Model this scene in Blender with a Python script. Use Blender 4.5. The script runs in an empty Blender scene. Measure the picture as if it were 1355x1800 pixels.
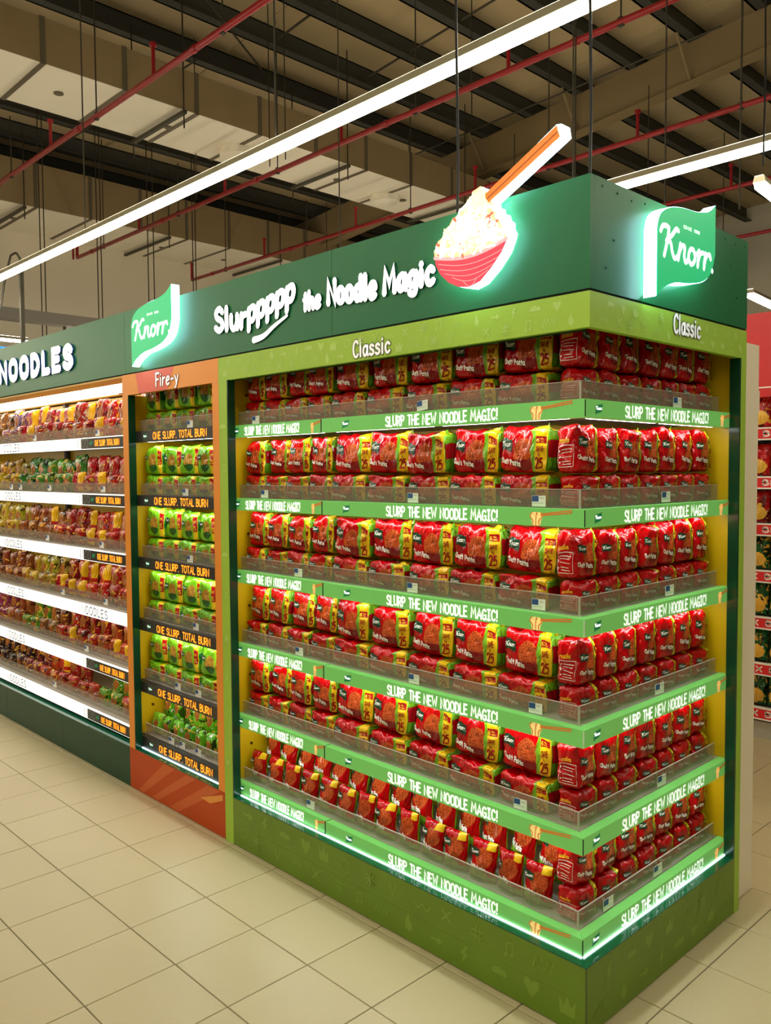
import bpy, math, random
from mathutils import Vector, Matrix, noise
PI = math.pi
random.seed(7)
S = bpy.context.scene
COL = S.collection

# ------------------------------------------------------------------ camera
_C = Vector((1.2377, -1.9508, 1.5751)); _yaw, _pitch, _roll, _f = .8031, .0490, -.0067, 1476.2
_fx = Vector((-math.sin(_yaw), math.cos(_yaw), 0)); _r = Vector((math.cos(_yaw), math.sin(_yaw), 0)); _u = Vector((0, 0, 1))
CF = _fx*math.cos(_pitch) - _u*math.sin(_pitch); _U = _u*math.cos(_pitch) + _fx*math.sin(_pitch)
CR = _r*math.cos(_roll) + _U*math.sin(_roll); CU = _U*math.cos(_roll) - _r*math.sin(_roll)
cam = bpy.data.objects.new('camera', bpy.data.cameras.new('camera')); COL.objects.link(cam)
cam.matrix_world = Matrix(((CR.x, CU.x, -CF.x, _C.x), (CR.y, CU.y, -CF.y, _C.y), (CR.z, CU.z, -CF.z, _C.z), (0, 0, 0, 1)))
cam.data.sensor_fit = 'VERTICAL'; cam.data.sensor_height = 36; cam.data.lens = _f/1800*36
cam.data.clip_start = .05; cam.data.clip_end = 200
S.camera = cam

# ------------------------------------------------------------------ world, exposure
W = bpy.data.worlds.new('world'); S.world = W; W.use_nodes = True
W.node_tree.nodes['Background'].inputs[0].default_value = (.9, .78, .55, 1)
W.node_tree.nodes['Background'].inputs[1].default_value = .10
S.view_settings.view_transform = 'Standard'; S.view_settings.look = 'None'
S.view_settings.exposure = 0.12; S.view_settings.gamma = 1.0; S.view_settings.use_curve_mapping = False
LED_POWER, TUBE_POWER, SIGN_POWER = 26.0, 16.0, 7.0

# ------------------------------------------------------------------ materials
def lin(c):
    if isinstance(c, str):
        c = [int(c[i:i+2], 16)/255 for i in (0, 2, 4)]
        c = [x/12.92 if x <= .04045 else ((x+.055)/1.055)**2.4 for x in c]
    return (c[0], c[1], c[2], 1)
class NT:
    def __init__(s, name):
        s.m = bpy.data.materials.new(name); s.m.use_nodes = True; s.t = s.m.node_tree; s.b = s.t.nodes['Principled BSDF']
    def n(s, kind, **kw):
        x = s.t.nodes.new(kind)
        for k, v in kw.items(): setattr(x, k, v)
        return x
    def put(s, sock, v):
        if hasattr(v, 'is_linked') or hasattr(v, 'links'): s.t.links.new(v, sock)
        else: sock.default_value = v
    def math(s, op, a, b=0.0, clamp=False):
        x = s.n('ShaderNodeMath', operation=op, use_clamp=clamp); s.put(x.inputs[0], a); s.put(x.inputs[1], b); return x.outputs[0]
    def mix(s, f, a, b):
        x = s.n('ShaderNodeMix', data_type='RGBA'); s.put(x.inputs[0], f); s.put(x.inputs[6], a); s.put(x.inputs[7], b); return x.outputs[2]
    def step(s, lo, hi, v):
        x = s.n('ShaderNodeMapRange', interpolation_type='SMOOTHSTEP'); s.put(x.inputs[0], v); x.inputs[1].default_value = lo; x.inputs[2].default_value = hi; return x.outputs[0]
    def band(s, v, a, b, e=.008):
        return s.math('MULTIPLY', s.step(a-e, a+e, v), s.math('SUBTRACT', 1.0, s.step(b-e, b+e, v)))
    def noise(s, vec, scale, detail=2, dist=0., rough=.5):
        x = s.n('ShaderNodeTexNoise'); x.inputs['Scale'].default_value = scale; x.inputs['Detail'].default_value = detail
        x.inputs['Distortion'].default_value = dist; x.inputs['Roughness'].default_value = rough
        if vec is not None: s.t.links.new(vec, x.inputs['Vector'])
        return x.outputs['Fac']
    def bump(s, h, strength=.3, dist=.01):
        x = s.n('ShaderNodeBump'); x.inputs['Strength'].default_value = strength; x.inputs['Distance'].default_value = dist
        s.t.links.new(h, x.inputs['Height']); s.t.links.new(x.outputs[0], s.b.inputs['Normal'])
    def base(s, c): s.put(s.b.inputs['Base Color'], c)
MATS = {}
def mat(name, col, rough=.5, metal=0., emit=None, power=0., var=0., vscale=6., spec=.5, sample=None, bump=0., bscale=60):
    t = NT(name); b = t.b; c = lin(col)
    b.inputs['Roughness'].default_value = rough; b.inputs['Metallic'].default_value = metal; b.inputs['Specular IOR Level'].default_value = spec
    co = t.n('ShaderNodeTexCoord').outputs['Object']
    if var:
        f = t.noise(co, vscale, 5)
        t.base(t.mix(f, tuple(x*(1-var) for x in c[:3])+(1,), tuple(min(1, x*(1+var)) for x in c[:3])+(1,)))
    else: t.base(c)
    if bump: t.bump(t.noise(co, bscale, 4), bump, .004)
    if emit is not None:
        b.inputs['Emission Color'].default_value = lin(emit); b.inputs['Emission Strength'].default_value = power
    if sample: t.m.cycles.emission_sampling = sample
    MATS[name] = t.m
    return t.m

mat('grout', '6b6150', .8)
def tile_mat():
    t = NT('tile'); co = t.n('ShaderNodeTexCoord').outputs['Object']; rnd = t.n('ShaderNodeObjectInfo').outputs['Random']
    geo = t.n('ShaderNodeNewGeometry').outputs['Position']
    f = t.noise(geo, 1.3, 6); g = t.noise(geo, 90, 3)
    c = t.mix(f, lin('bdb088'), lin('cabd96'))
    c = t.mix(t.math('MULTIPLY', rnd, .35), c, lin('c1b38a'))
    c = t.mix(t.math('MULTIPLY', g, .12), c, lin('a89a78'))
    t.base(c); t.b.inputs['Roughness'].default_value = .32; t.b.inputs['Specular IOR Level'].default_value = .45
    t.bump(t.noise(geo, 5, 3), .02, .01); MATS['tile'] = t.m
tile_mat()
mat('header_green', '0f6a3c', .36, var=.12, vscale=5, bump=.05, bscale=25, spec=.32)
mat('dark_gap', '0d120c', .8)
mat('band_green', 'a2c83c', .5, var=.06, vscale=4)
mat('base_green', '688818', .42, var=.16, vscale=7, bump=.04, bscale=8)
mat('motif_green', 'b8d86c', .5)
mat('motif_base', '7a9a2e', .45)
mat('jamb_green', '0b3b24', .16)
mat('ledge_green', '0a5a3c', .10)
mat('panel_yellow', 'd8ae08', .38, var=.05)
mat('shelf_metal', 'b9b6ae', .45, metal=.2)
mat('strip_green', '5cb452', .45, emit='8ed46c', power=.27, sample='NONE')
mat('strip_text', 'ffffff', .5, emit='ffffff', power=.6, sample='NONE')
mat('logo_flag', '048048', .45, emit='089858', power=.15, sample='NONE')
mat('noodle_print', 'ffe090', .5, emit='ffe090', power=.3, sample='NONE')
mat('noodle_shade', 'd8923a', .5, emit='d8923a', power=.15, sample='NONE')
mat('stick_print', 'e87a2a', .5, emit='e87a2a', power=.12, sample='NONE')
mat('orange_panel', 'f2942a', .42, var=.05)
mat('orange_base', 'c04608', .42, var=.08, spec=.25)
mat('coral', 'e8604a', .45); mat('orange_ray', 'cf5a14', .42); mat('orange_light', 'eb9a3c', .45)
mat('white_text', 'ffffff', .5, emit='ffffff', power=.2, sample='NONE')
mat('outline', '4a5a2c', .6); mat('outline_orange', '8a3514', .6)
mat('black_strip', '2a2724', .4, var=.1)
mat('fire_text', 'ffc030', .5, emit='ffb828', power=.7, sample='NONE')
mat('fire_edge', 'd5361a', .5, emit='e03a1a', power=.3, sample='NONE')
mat('white_strip', 'ffffff', .5, emit='fffdf8', power=.9)
mat('strip_black_text', '1c1a18', .8, spec=.1)
mat('gondola_base', '0a4024', .35, var=.12, spec=.22)
mat('soffit', 'd0a552', .5, var=.08)
mat('light_panel', 'ffffff', .5, emit='fff8ee', power=5.0)
mat('tube', 'ffffff', .4, emit='f6fbff', power=TUBE_POWER)
mat('tube_soft', 'ffffff', .4, emit='fff4e4', power=TUBE_POWER*.34)
mat('led_line', 'ffffff', .4, emit='d8f8ff', power=4.0)
mat('led', 'ffffff', .4, emit='fff6dc', power=LED_POWER)
mat('led_housing', 'b8ad90', .5)
mat('roof_fill_glow', 'ffffff', .5, emit='ffeccb', power=LED_POWER*.55)  # upward glow added to light the roof
mat('sign_return', 'ffffff', .4, emit='b8f2ff', power=SIGN_POWER)
mat('sign_face', '12b070', .4, emit='14b874', power=.62, sample='NONE')
mat('sign_text', 'ffffff', .4, emit='f4fff8', power=1.0, sample='NONE')
mat('letter_face', 'ffffff', .4, emit='ffffff', power=1.15, sample='NONE')
mat('letter_side', '2b4fae', .45)
mat('letter_side_dark', '123a2b', .5)
mat('bowl_red', 'd83048', .35, emit='e03a52', power=.55, sample='NONE')
mat('bowl_rim', 'f08a90', .4, emit='ffb0b0', power=.8, sample='NONE')
mat('noodle_white', 'fff6e0', .5, emit='fff8e8', power=.95, sample='NONE')
mat('noodle_cream', 'f8eac0', .5, emit='fcf0c4', power=.75, sample='NONE')
mat('noodle_gap', 'e0c090', .5, emit='ecd0a0', power=.7, sample='NONE')
mat('noodle_bit', 'd86a4a', .5, emit='e87a5a', power=.55, sample='NONE')
mat('chopstick', 'e0701c', .45, emit='ee7a24', power=.55, sample='NONE')
mat('chopstick_line', '8a3a0c', .5, emit='a04810', power=.2, sample='NONE')
mat('tag_white', 'f2f2ea', .5); mat('tag_blue', '25508f', .5); mat('tag_grey', '9a9a9a', .6)
mat('screw', '6a4a18', .3, metal=.8); mat('screw_green', '2a5a44', .4, metal=.4)
mat('white_panel', 'f6ead0', .55, var=.03)
mat('red_unit', 'c8141a', .4); mat('red_strip', 'c81820', .45, emit='d01c24', power=.12, sample='NONE'); mat('shelf_dark', '3a3230', .6); mat('strip_white', 'f4efe8', .5)
mat('roof', 'dcc79a', .7, var=.12, vscale=.6)
mat('purlin', '4a4b46', .6, var=.1, vscale=2); mat('rafter', '9a8660', .6, var=.08, vscale=1)
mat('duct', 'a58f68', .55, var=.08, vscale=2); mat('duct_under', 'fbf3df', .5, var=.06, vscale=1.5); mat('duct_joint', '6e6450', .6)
mat('pipe_red', '9c1a22', .35, var=.12, vscale=2)
mat('wire', '3a352a', .6); mat('cable', '0c0c0c', .5); mat('strut', '4a4538', .6)
mat('wall', 'efe6d0', .7, var=.05, vscale=.5)
mat('tray', '8a8378', .5); mat('blue_sign', '1470d8', .5, emit='1878e8', power=.5, sample='NONE')
mat('print_white', 'f4efe4', .35); mat('print_flag', '06341d', .3); mat('print_red', '8c0c04', .5, spec=.15); mat('print_yellow', 'f0b818', .35); mat('print_green', '5a9a18', .35)
def acrylic():
    t = NT('acrylic'); out = t.t.nodes['Material Output']
    tr = t.n('ShaderNodeBsdfTransparent'); tr.inputs[0].default_value = (.93, .90, .87, 1)
    gl = t.n('ShaderNodeBsdfGlossy'); gl.inputs['Roughness'].default_value = .12; gl.inputs[0].default_value = (.9, .9, .9, 1)
    df = t.n('ShaderNodeBsdfDiffuse'); df.inputs[0].default_value = lin('c2b8a6')
    m1 = t.n('ShaderNodeMixShader'); m1.inputs[0].default_value = .19; t.t.links.new(tr.outputs[0], m1.inputs[1]); t.t.links.new(df.outputs[0], m1.inputs[2])
    m2 = t.n('ShaderNodeMixShader'); m2.inputs[0].default_value = .05; t.t.links.new(m1.outputs[0], m2.inputs[1]); t.t.links.new(gl.outputs[0], m2.inputs[2])
    t.t.links.new(m2.outputs[0], out.inputs[0]); MATS['acrylic'] = t.m
acrylic()
mat('acrylic_edge', 'b8b0a4', .3)

def pack_mat(name, base, picture, strip=None, side=None, top=None, bottom=None, bowl=None, corner=None):
    """printed film: colours laid out on the unfolded front (u,v in 0..1), right side (u>1), top (v>1)"""
    t = NT(name); uv = t.n('ShaderNodeUVMap').outputs[0]
    sp = t.n('ShaderNodeSeparateXYZ'); t.t.links.new(uv, sp.inputs[0]); u, v = sp.outputs[0], sp.outputs[1]
    oi = t.n('ShaderNodeObjectInfo'); ob = t.n('ShaderNodeTexCoord').outputs['Object']
    if base is None:
        mpu = t.n('ShaderNodeMapping'); t.t.links.new(uv, mpu.inputs[0]); cb = t.n('ShaderNodeCombineXYZ')
        for q in range(3): t.put(cb.inputs[q], t.math('MULTIPLY', oi.outputs['Random'], 37.0+11*q))
        t.t.links.new(cb.outputs[0], mpu.inputs['Location']); a1 = t.noise(mpu.outputs[0], 2.6, 1, .6); a2 = t.noise(mpu.outputs[0], 4.3, 1, 1.2)
        dk = t.n('ShaderNodeMix', data_type='RGBA', blend_type='MULTIPLY'); dk.inputs[0].default_value = 1; t.put(dk.inputs[6], oi.outputs['Color']); dk.inputs[7].default_value = (.2, .15, .15, 1)
        c = t.mix(t.step(.58, .61, a1), oi.outputs['Color'], dk.outputs[2])
        c = t.mix(t.step(.62, .64, a2), c, lin('e8b23a')); c = t.mix(t.step(.31, .29, a2), c, lin('d8d0c0'))
    else: c = lin(base)
    wav = t.math('MULTIPLY', t.math('SUBTRACT', t.noise(uv, 3.0, 1), .5), .12)
    if bottom:
        c = t.mix(t.math('SUBTRACT', 1.0, t.step(bottom[0]-.03, bottom[0]+.03, t.math('ADD', v, t.math('MULTIPLY', u, .25)))), c, lin(bottom[1]))
    if picture:
        cx, cy, rx, ry = picture[:4]
        def ell(cx, cy, rx, ry):
            a = t.math('DIVIDE', t.math('SUBTRACT', u, cx), rx); b = t.math('DIVIDE', t.math('SUBTRACT', v, cy), ry)
            d = t.math('ADD', t.math('MULTIPLY', a, a), t.math('MULTIPLY', b, b))
            return t.math('SUBTRACT', 1.0, t.step(.92, 1.04, t.math('ADD', d, wav)))
        if bowl: c = t.mix(t.math('MULTIPLY', ell(cx, cy-.10, rx*1.03, ry*1.0), t.math('SUBTRACT', 1.0, t.step(cy-.12, cy-.06, v))), c, lin(bowl))
        nf = t.noise(uv, 16, 2, 3.2); nf = t.step(.38, .62, nf)
        pc = t.mix(nf, lin(picture[4]), lin(picture[5]))
        m = ell(cx, cy, rx, ry)
        if bowl: m = t.math('MULTIPLY', m, t.step(cy-.34*ry-.05, cy-.34*ry+.0, t.math('ADD', v, wav)))
        c = t.mix(m, c, pc)
    if strip:
        s0, ycol, gcol, rcol, r0, r1 = strip
        c = t.mix(t.band(t.math('ADD', u, wav), s0-.075, 5, .006), c, lin(gcol))
        c = t.mix(t.band(u, s0, 1.04, .006), c, lin(ycol))
        c = t.mix(t.math('MULTIPLY', t.band(u, s0+.005, 1.02, .004), t.band(v, r0, r1, .006)), c, lin(rcol))
    if corner:
        c = t.mix(t.math('MULTIPLY', t.band(u, .66, .96), t.step(.80, .82, t.math('ADD', v, t.math('MULTIPLY', wav, .6)))), c, lin(corner))
    if side:
        c = t.mix(t.step(1.035, 1.045, u), c, lin(side[0]))
        c = t.mix(t.math('MULTIPLY', t.step(1.035, 1.045, u), t.step(.72, .76, v)), c, lin(side[2]))
        c = t.mix(t.math('MULTIPLY', t.step(1.05, 1.06, u), t.band(v, .34, .72)), c, lin(side[1]))
    # a little variation from pack to pack
    hs = t.n('ShaderNodeHueSaturation'); t.put(hs.inputs['Color'], c)
    t.put(hs.inputs['Value'], t.math('ADD', .86, t.math('MULTIPLY', oi.outputs['Random'], .28)))
    t.base(hs.outputs[0])
    b = t.b; b.inputs['Roughness'].default_value = .14; b.inputs['Specular IOR Level'].default_value = .42
    mp = t.n('ShaderNodeMapping'); mp.inputs['Scale'].default_value = (1, 1, .5); t.t.links.new(ob, mp.inputs[0])
    h1 = t.noise(mp.outputs[0], 17, 1.5, 1.4); h2 = t.noise(mp.outputs[0], 55, 1, .6)
    h = t.math('ADD', t.math('ABSOLUTE', t.math('SUBTRACT', h1, .5)), t.math('MULTIPLY', h2, .07))
    t.bump(h, .8, .03)
    MATS[name] = t.m
NOO = ('7a1c04', 'e0622a')
pack_mat('pack_big', 'b40006', (.55, .42, .21, .34)+NOO, strip=(.79, 'e0b212', '6f9c1c', '9a0c10', .66, .82), side=('4f8a18', '8c0c12', '6ba81e'), bowl='7d070b')
pack_mat('pack_small', 'b40006', (.56, .45, .27, .27)+NOO, strip=(.84, 'e0b212', '6f9c1c', '9a0c10', .70, .80), side=('4f8a18', '8c0c12', '6ba81e'), bowl='7d070b')
pack_mat('pack_single', 'ae0006', (.58, .60, .33, .25)+NOO, bottom=(.40, '6f9f1c'), bowl=None, corner='e6b818')
pack_mat('pack_chilli', '6fae14', (.52, .45, .22, .28, '8a5410', 'd8a23c'), strip=(.80, 'e6c21a', '8fc41c', 'b0141a', .30, .86), side=('5fa414', '1d6a2c', '7cc01c'), bowl='1c5a1e')
pack_mat('pouch_plain', None, (.55, .5, .27, .22)+('5a2408', 'c87a30'))
pack_mat('pouch_strip', None, None, strip=(.66, 'e8b418', 'd8901c', 'c02018', .25, .40))
pack_mat('pouch_picture', None, (.5, .30, .42, .22, 'd89a20', 'f0c050'))

# ------------------------------------------------------------------ mesh helpers
def mk(name, verts, faces, m, parent=None, fm=None, smooth=False, loc=None):
    me = bpy.data.meshes.new(name); me.from_pydata([tuple(v) for v in verts], [], faces)
    ms = m if isinstance(m, (list, tuple)) else [m]
    for x in ms: me.materials.append(MATS[x] if isinstance(x, str) else x)
    if fm: me.polygons.foreach_set('material_index', fm)
    if smooth: me.polygons.foreach_set('use_smooth', [True]*len(me.polygons))
    me.update()
    o = bpy.data.objects.new(name, me); COL.objects.link(o)
    if parent: o.parent = parent
    if loc: o.location = loc
    return o
class MB:
    def __init__(s): s.v = []; s.f = []; s.m = []
    def box(s, x0, x1, y0, y1, z0, z1, m=0):
        i = len(s.v)
        s.v += [(x0,y0,z0),(x1,y0,z0),(x1,y1,z0),(x0,y1,z0),(x0,y0,z1),(x1,y0,z1),(x1,y1,z1),(x0,y1,z1)]
        s.f += [tuple(i+k for k in q) for q in ((0,3,2,1),(4,5,6,7),(0,1,5,4),(1,2,6,5),(2,3,7,6),(3,0,4,7))]; s.m += [m]*6; return s
    def cyl(s, a, b, r, n=10, m=0, r2=None, caps=True):
        a, b = Vector(a), Vector(b); d = (b-a).normalized(); r2 = r if r2 is None else r2
        p = d.orthogonal().normalized(); q = d.cross(p); i = len(s.v)
        for k in range(n):
            t = 2*PI*k/n; e = p*math.cos(t)+q*math.sin(t); s.v += [a+e*r, b+e*r2]
        for k in range(n):
            j = (k+1) % n; s.f.append((i+2*k, i+2*j, i+2*j+1, i+2*k+1)); s.m.append(m)
        if caps: s.f += [tuple(i+2*k for k in range(n-1, -1, -1)), tuple(i+2*k+1 for k in range(n))]; s.m += [m, m]
        return s
    def tube(s, pts, r, n=8, m=0):
        for a, b in zip(pts[:-1], pts[1:]): s.cyl(a, b, r, n, m)
        return s
    def prism(s, pts, f0, f1, m=0, mside=None):
        """closed 2-D outline pts; f0/f1 map (u,v) to the back / front plane; front cap uses m"""
        n = len(pts); i = len(s.v); mside = m if mside is None else mside
        s.v += [f1(*p) for p in pts] + [f0(*p) for p in pts]
        s.f.append(tuple(range(i, i+n))); s.m.append(m); s.f.append(tuple(range(i+2*n-1, i+n-1, -1))); s.m.append(mside)
        for k in range(n):
            j = (k+1) % n; s.f.append((i+k, i+n+k, i+n+j, i+j)); s.m.append(mside)
        return s
    def ribbon(s, rb, fn, m=0, back=None, mside=None):
        """rb = (verts2d, faces, outline); fn maps (u,v) -> 3-D; back extrudes"""
        vs, fs, ol = rb; i = len(s.v); s.v += [fn(*p) for p in vs]
        s.f += [tuple(i+k for k in q) for q in fs]; s.m += [m]*len(fs)
        if back:
            j = len(s.v); s.v += [back(*p) for p in vs]; n = len(ol)
            for k in range(n):
                a, b = ol[k], ol[(k+1) % n]; s.f.append((i+a, j+a, j+b, i+b)); s.m.append(m if mside is None else mside)
        return s
    def build(s, name, mats, parent=None, smooth=False, loc=None):
        return mk(name, s.v, s.f, mats, parent, s.m if isinstance(mats, (list, tuple)) else None, smooth, loc)
def box(name, m, b, parent=None): return MB().box(*b).build(name, m, parent)
def tag(o, label, cat, group=None, kind=None):
    if label: o['label'] = label
    if cat: o['category'] = cat
    if group: o['group'] = group
    if kind: o['kind'] = kind
    return o
def empty(name, loc=(0, 0, 0)):
    o = bpy.data.objects.new(name, None); COL.objects.link(o); o.location = loc; o.empty_display_size = .05; return o
def under(parent, o):
    """parent o (built in world coordinates) below an empty that may sit elsewhere"""
    o.parent = parent; o.matrix_parent_inverse = Matrix.Translation(-Vector(parent.location)); return o

# ------------------------------------------------------------------ stroke lettering
G = {}
def g(ch, adv, *st): G[ch] = (adv, [(q[0] == 'C', [tuple(map(float, p.split(','))) for p in q[2:].split()]) for q in st])
g('A', .56, 'L:0,0 .27,1 .54,0', 'L:.1,.35 .44,.35'); g('B', .5, 'L:0,0 0,1', 'C:0,1 .3,.97 .4,.78 .3,.58 0,.54', 'C:0,.54 .35,.5 .46,.27 .33,.03 0,0')
g('C', .48, 'C:.44,.82 .28,1 .08,.86 0,.5 .08,.13 .28,0 .44,.16'); g('D', .52, 'L:0,0 0,1', 'C:0,1 .3,.93 .46,.5 .3,.07 0,0')
g('E', .44, 'L:.4,1 0,1 0,0 .4,0', 'L:0,.52 .34,.52'); g('F', .42, 'L:.4,1 0,1 0,0', 'L:0,.52 .32,.52')
g('G', .52, 'C:.46,.84 .28,1 .08,.86 0,.5 .08,.13 .28,0 .46,.14', 'L:.47,.1 .47,.45 .27,.45'); g('H', .52, 'L:0,0 0,1', 'L:.46,0 .46,1', 'L:0,.5 .46,.5')
g('I', .42, 'L:.19,0 .19,1', 'L:.02,1 .36,1', 'L:.02,0 .36,0'); g('J', .4, 'C:.34,1 .34,.3 .2,0 0,.12'); g('K', .5, 'L:0,0 0,1', 'L:.44,1 0,.45 .46,0')
g('L', .42, 'L:0,1 0,0 .38,0'); g('M', .68, 'L:0,0 .06,1 .31,.35 .56,1 .62,0'); g('N', .54, 'L:0,0 0,1 .48,0 .48,1')
OO = 'C:0,.5 .06,.87 .26,1 .46,.87 .52,.5 .46,.13 .26,0 .06,.13 0,.5'
g('O', .58, OO); g('P', .48, 'L:0,0 0,1', 'C:0,1 .34,.95 .43,.74 .32,.5 0,.46'); g('R', .5, 'L:0,0 0,1', 'C:0,1 .34,.95 .42,.75 .32,.53 0,.48', 'L:.2,.48 .46,0')
g('S', .5, 'C:.45,.84 .26,1 .05,.85 .1,.6 .38,.43 .46,.18 .24,0 0,.14'); g('T', .48, 'L:0,1 .46,1', 'L:.23,1 .23,0'); g('U', .54, 'C:0,1 .01,.3 .1,.04 .25,0 .4,.04 .48,.3 .49,1')
g('V', .5, 'L:0,1 .24,0 .48,1'); g('W', .72, 'L:0,1 .15,0 .34,.65 .53,0 .68,1'); g('X', .5, 'L:0,0 .46,1', 'L:0,1 .46,0'); g('Y', .5, 'L:0,1 .23,.5 .46,1', 'L:.23,.5 .23,0'); g('Z', .5, 'L:0,1 .46,1 0,0 .46,0')
g('!', .2, 'L:.08,1 .07,.3', 'L:.06,.03 .06,.0'); g('.', .18, 'L:.05,.02 .05,0'); g('-', .4, 'L:.04,.38 .32,.40'); g(' ', .3)
g('0', .52, OO); g('1', .3, 'L:.02,.8 .18,1 .18,0'); g('2', .5, 'C:.02,.8 .14,1 .36,.97 .42,.72 .2,.32 0,0', 'L:0,0 .46,0'); g('3', .5, 'C:.02,.86 .2,1 .4,.84 .32,.58 .16,.54', 'C:.16,.54 .38,.5 .44,.2 .22,0 0,.14')
g('5', .5, 'L:.42,1 .06,1 .03,.55', 'C:.03,.55 .26,.66 .44,.45 .4,.12 .18,0 0,.1'); g('6', .5, 'C:.4,.94 .2,.9 .04,.55 .04,.2 .22,0 .42,.15 .42,.42 .24,.56 .06,.4'); g('8', .5, 'C:.23,.54 .04,.72 .1,.95 .23,1 .37,.95 .42,.72 .23,.54 .02,.3 .08,.05 .23,0 .39,.05 .45,.3 .23,.54')
g('a', .46, 'C:.38,.46 .24,.62 .05,.5 .0,.25 .1,.02 .26,.06 .38,.3', 'C:.39,.6 .37,.2 .44,0'); g('c', .4, 'C:.36,.5 .22,.62 .05,.48 0,.28 .08,.05 .22,0 .36,.1')
g('d', .46, 'C:.38,.46 .24,.6 .05,.5 .0,.25 .1,.02 .26,.06 .38,.3', 'L:.39,1 .39,0'); g('e', .44, 'C:.02,.3 .2,.34 .38,.42 .32,.6 .16,.6 .02,.4 .02,.16 .16,0 .38,.1')
g('f', .34, 'C:.34,.92 .22,1 .13,.85 .13,0', 'L:0,.56 .28,.56'); g('g', .46, 'C:.38,.46 .22,.62 .04,.48 .02,.24 .14,.08 .3,.14 .38,.34', 'C:.39,.6 .39,.0 .3,-.26 .12,-.26 .02,-.16')
g('h', .44, 'L:0,0 0,1', 'C:0,.3 .14,.56 .3,.56 .37,.3 .37,0'); g('i', .2, 'L:.06,.6 .06,0', 'L:.07,.84 .07,.88'); g('l', .18, 'L:.05,1 .05,0')
g('n', .44, 'L:0,0 0,.6', 'C:0,.3 .14,.58 .3,.56 .37,.3 .37,0'); g('o', .46, 'C:0,.3 .05,.52 .2,.61 .36,.52 .4,.3 .36,.08 .2,0 .05,.08 0,.3')
g('p', .46, 'L:.02,.6 0,-.3', 'C:.02,.44 .16,.6 .34,.56 .4,.32 .3,.08 .16,.06 .02,.16'); g('r', .34, 'L:.02,.6 0,0', 'C:.01,.3 .1,.52 .3,.58'); g('s', .4, 'C:.34,.52 .2,.62 .05,.52 .08,.38 .28,.28 .34,.13 .18,0 .0,.08')
g('t', .34, 'L:.14,.92 .12,0', 'L:0,.6 .3,.62'); g('u', .46, 'C:0,.6 0,.2 .12,0 .28,.06 .37,.3', 'L:.38,.6 .38,0'); g('y', .44, 'L:0,.6 .19,.06', 'C:.4,.6 .22,.1 .1,-.24 .0,-.28')
SCRIPT = [(1, [(-.16, .74), (-.06, .93), (.12, .98), (.22, .93)]), (1, [(.24, .95), (.16, .5), (.02, -.02)]), (1, [(.70, .96), (.58, .99), (.40, .76), (.13, .5)]),
          (1, [(.13, .5), (.32, .48), (.40, .2), (.52, .0), (.68, .12)]), (1, [(.80, .56), (.76, .3), (.70, .0)]), (1, [(.72, .2), (.88, .5), (1.02, .5), (1.0, .18), (1.08, .0), (1.22, .14)]),
          (1, [(1.46, .52), (1.30, .48), (1.22, .22), (1.34, .0), (1.50, .10), (1.56, .34), (1.46, .52)]), (1, [(1.54, .40), (1.66, .42), (1.76, .56)]), (1, [(1.78, .56), (1.74, .3), (1.70, .0)]),
          (1, [(1.72, .2), (1.84, .48), (2.0, .54)]), (1, [(2.12, .56), (2.08, .3), (2.04, .0)]), (1, [(2.06, .2), (2.18, .48), (2.34, .56), (2.40, .42)]), (0, [(2.50, .04), (2.50, .0)])]
def smooth_pts(p, k=4):
    if len(p) < 3: return p
    out = []; closed = p[0] == p[-1]
    q = [p[-2]]+p+[p[1]] if closed else [p[0]]+p+[p[-1]]
    for i in range(1, len(q)-2):
        a, b, c, d = q[i-1:i+3]
        for j in range(k):
            t = j/k; t2 = t*t; t3 = t2*t
            out.append(tuple(.5*(2*b[e]+(c[e]-a[e])*t+(2*a[e]-5*b[e]+4*c[e]-d[e])*t2+(3*b[e]-a[e]-3*c[e]+d[e])*t3) for e in (0, 1)))
    return out+[p[-1]]
def stroke(pts, w, cap=4, w2=None):
    """a stroke of width w with round ends -> (verts, faces, outline)"""
    n = len(pts); h = w/2; L, Rr = [], []; h2 = h if w2 is None else w2/2
    def nrm(a, b):
        dx, dy = b[0]-a[0], b[1]-a[1]; l = math.hypot(dx, dy) or 1e-9; return (-dy/l, dx/l)
    for i, p in enumerate(pts):
        hh = h+(h2-h)*i/max(1, n-1)
        if i == 0: e = nrm(pts[0], pts[1]); k = 1
        elif i == n-1: e = nrm(pts[-2], pts[-1]); k = 1
        else:
            a = nrm(pts[i-1], p); b = nrm(p, pts[i+1]); e = (a[0]+b[0], a[1]+b[1]); l = math.hypot(*e)
            if l < .15: e = a; k = 1
            else: e = (e[0]/l, e[1]/l); k = min(1.7, 1/max(.3, e[0]*a[0]+e[1]*a[1]))
        L.append((p[0]+e[0]*hh*k, p[1]+e[1]*hh*k)); Rr.append((p[0]-e[0]*hh*k, p[1]-e[1]*hh*k))
    v = L+Rr; f = [(i, n+i, n+i+1, i+1) for i in range(n-1)]
    def fan(c, s, e, hh):     # arc from s to e round c, clockwise side outwards
        a0 = math.atan2(s[1]-c[1], s[0]-c[0]); ids = []
        for k in range(1, cap):
            a = a0-PI*k/cap; v.append((c[0]+hh*math.cos(a), c[1]+hh*math.sin(a))); ids.append(len(v)-1)
        return ids
    if cap:
        e1 = fan(pts[-1], L[-1], Rr[-1], h2); f.append(tuple([n-1]+e1[::1]+[2*n-1])[::-1])
        e0 = fan(pts[0], Rr[0], L[0], h); f.append(tuple([n]+e0+[0])[::-1])
    else: e1 = e0 = []
    ol = list(range(n))+e1+list(range(2*n-1, n-1, -1))+e0
    return v, f, ol[::-1]
def poly_rb(pts):
    n = len(pts); return pts, [tuple(range(n))], list(range(n))
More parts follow.
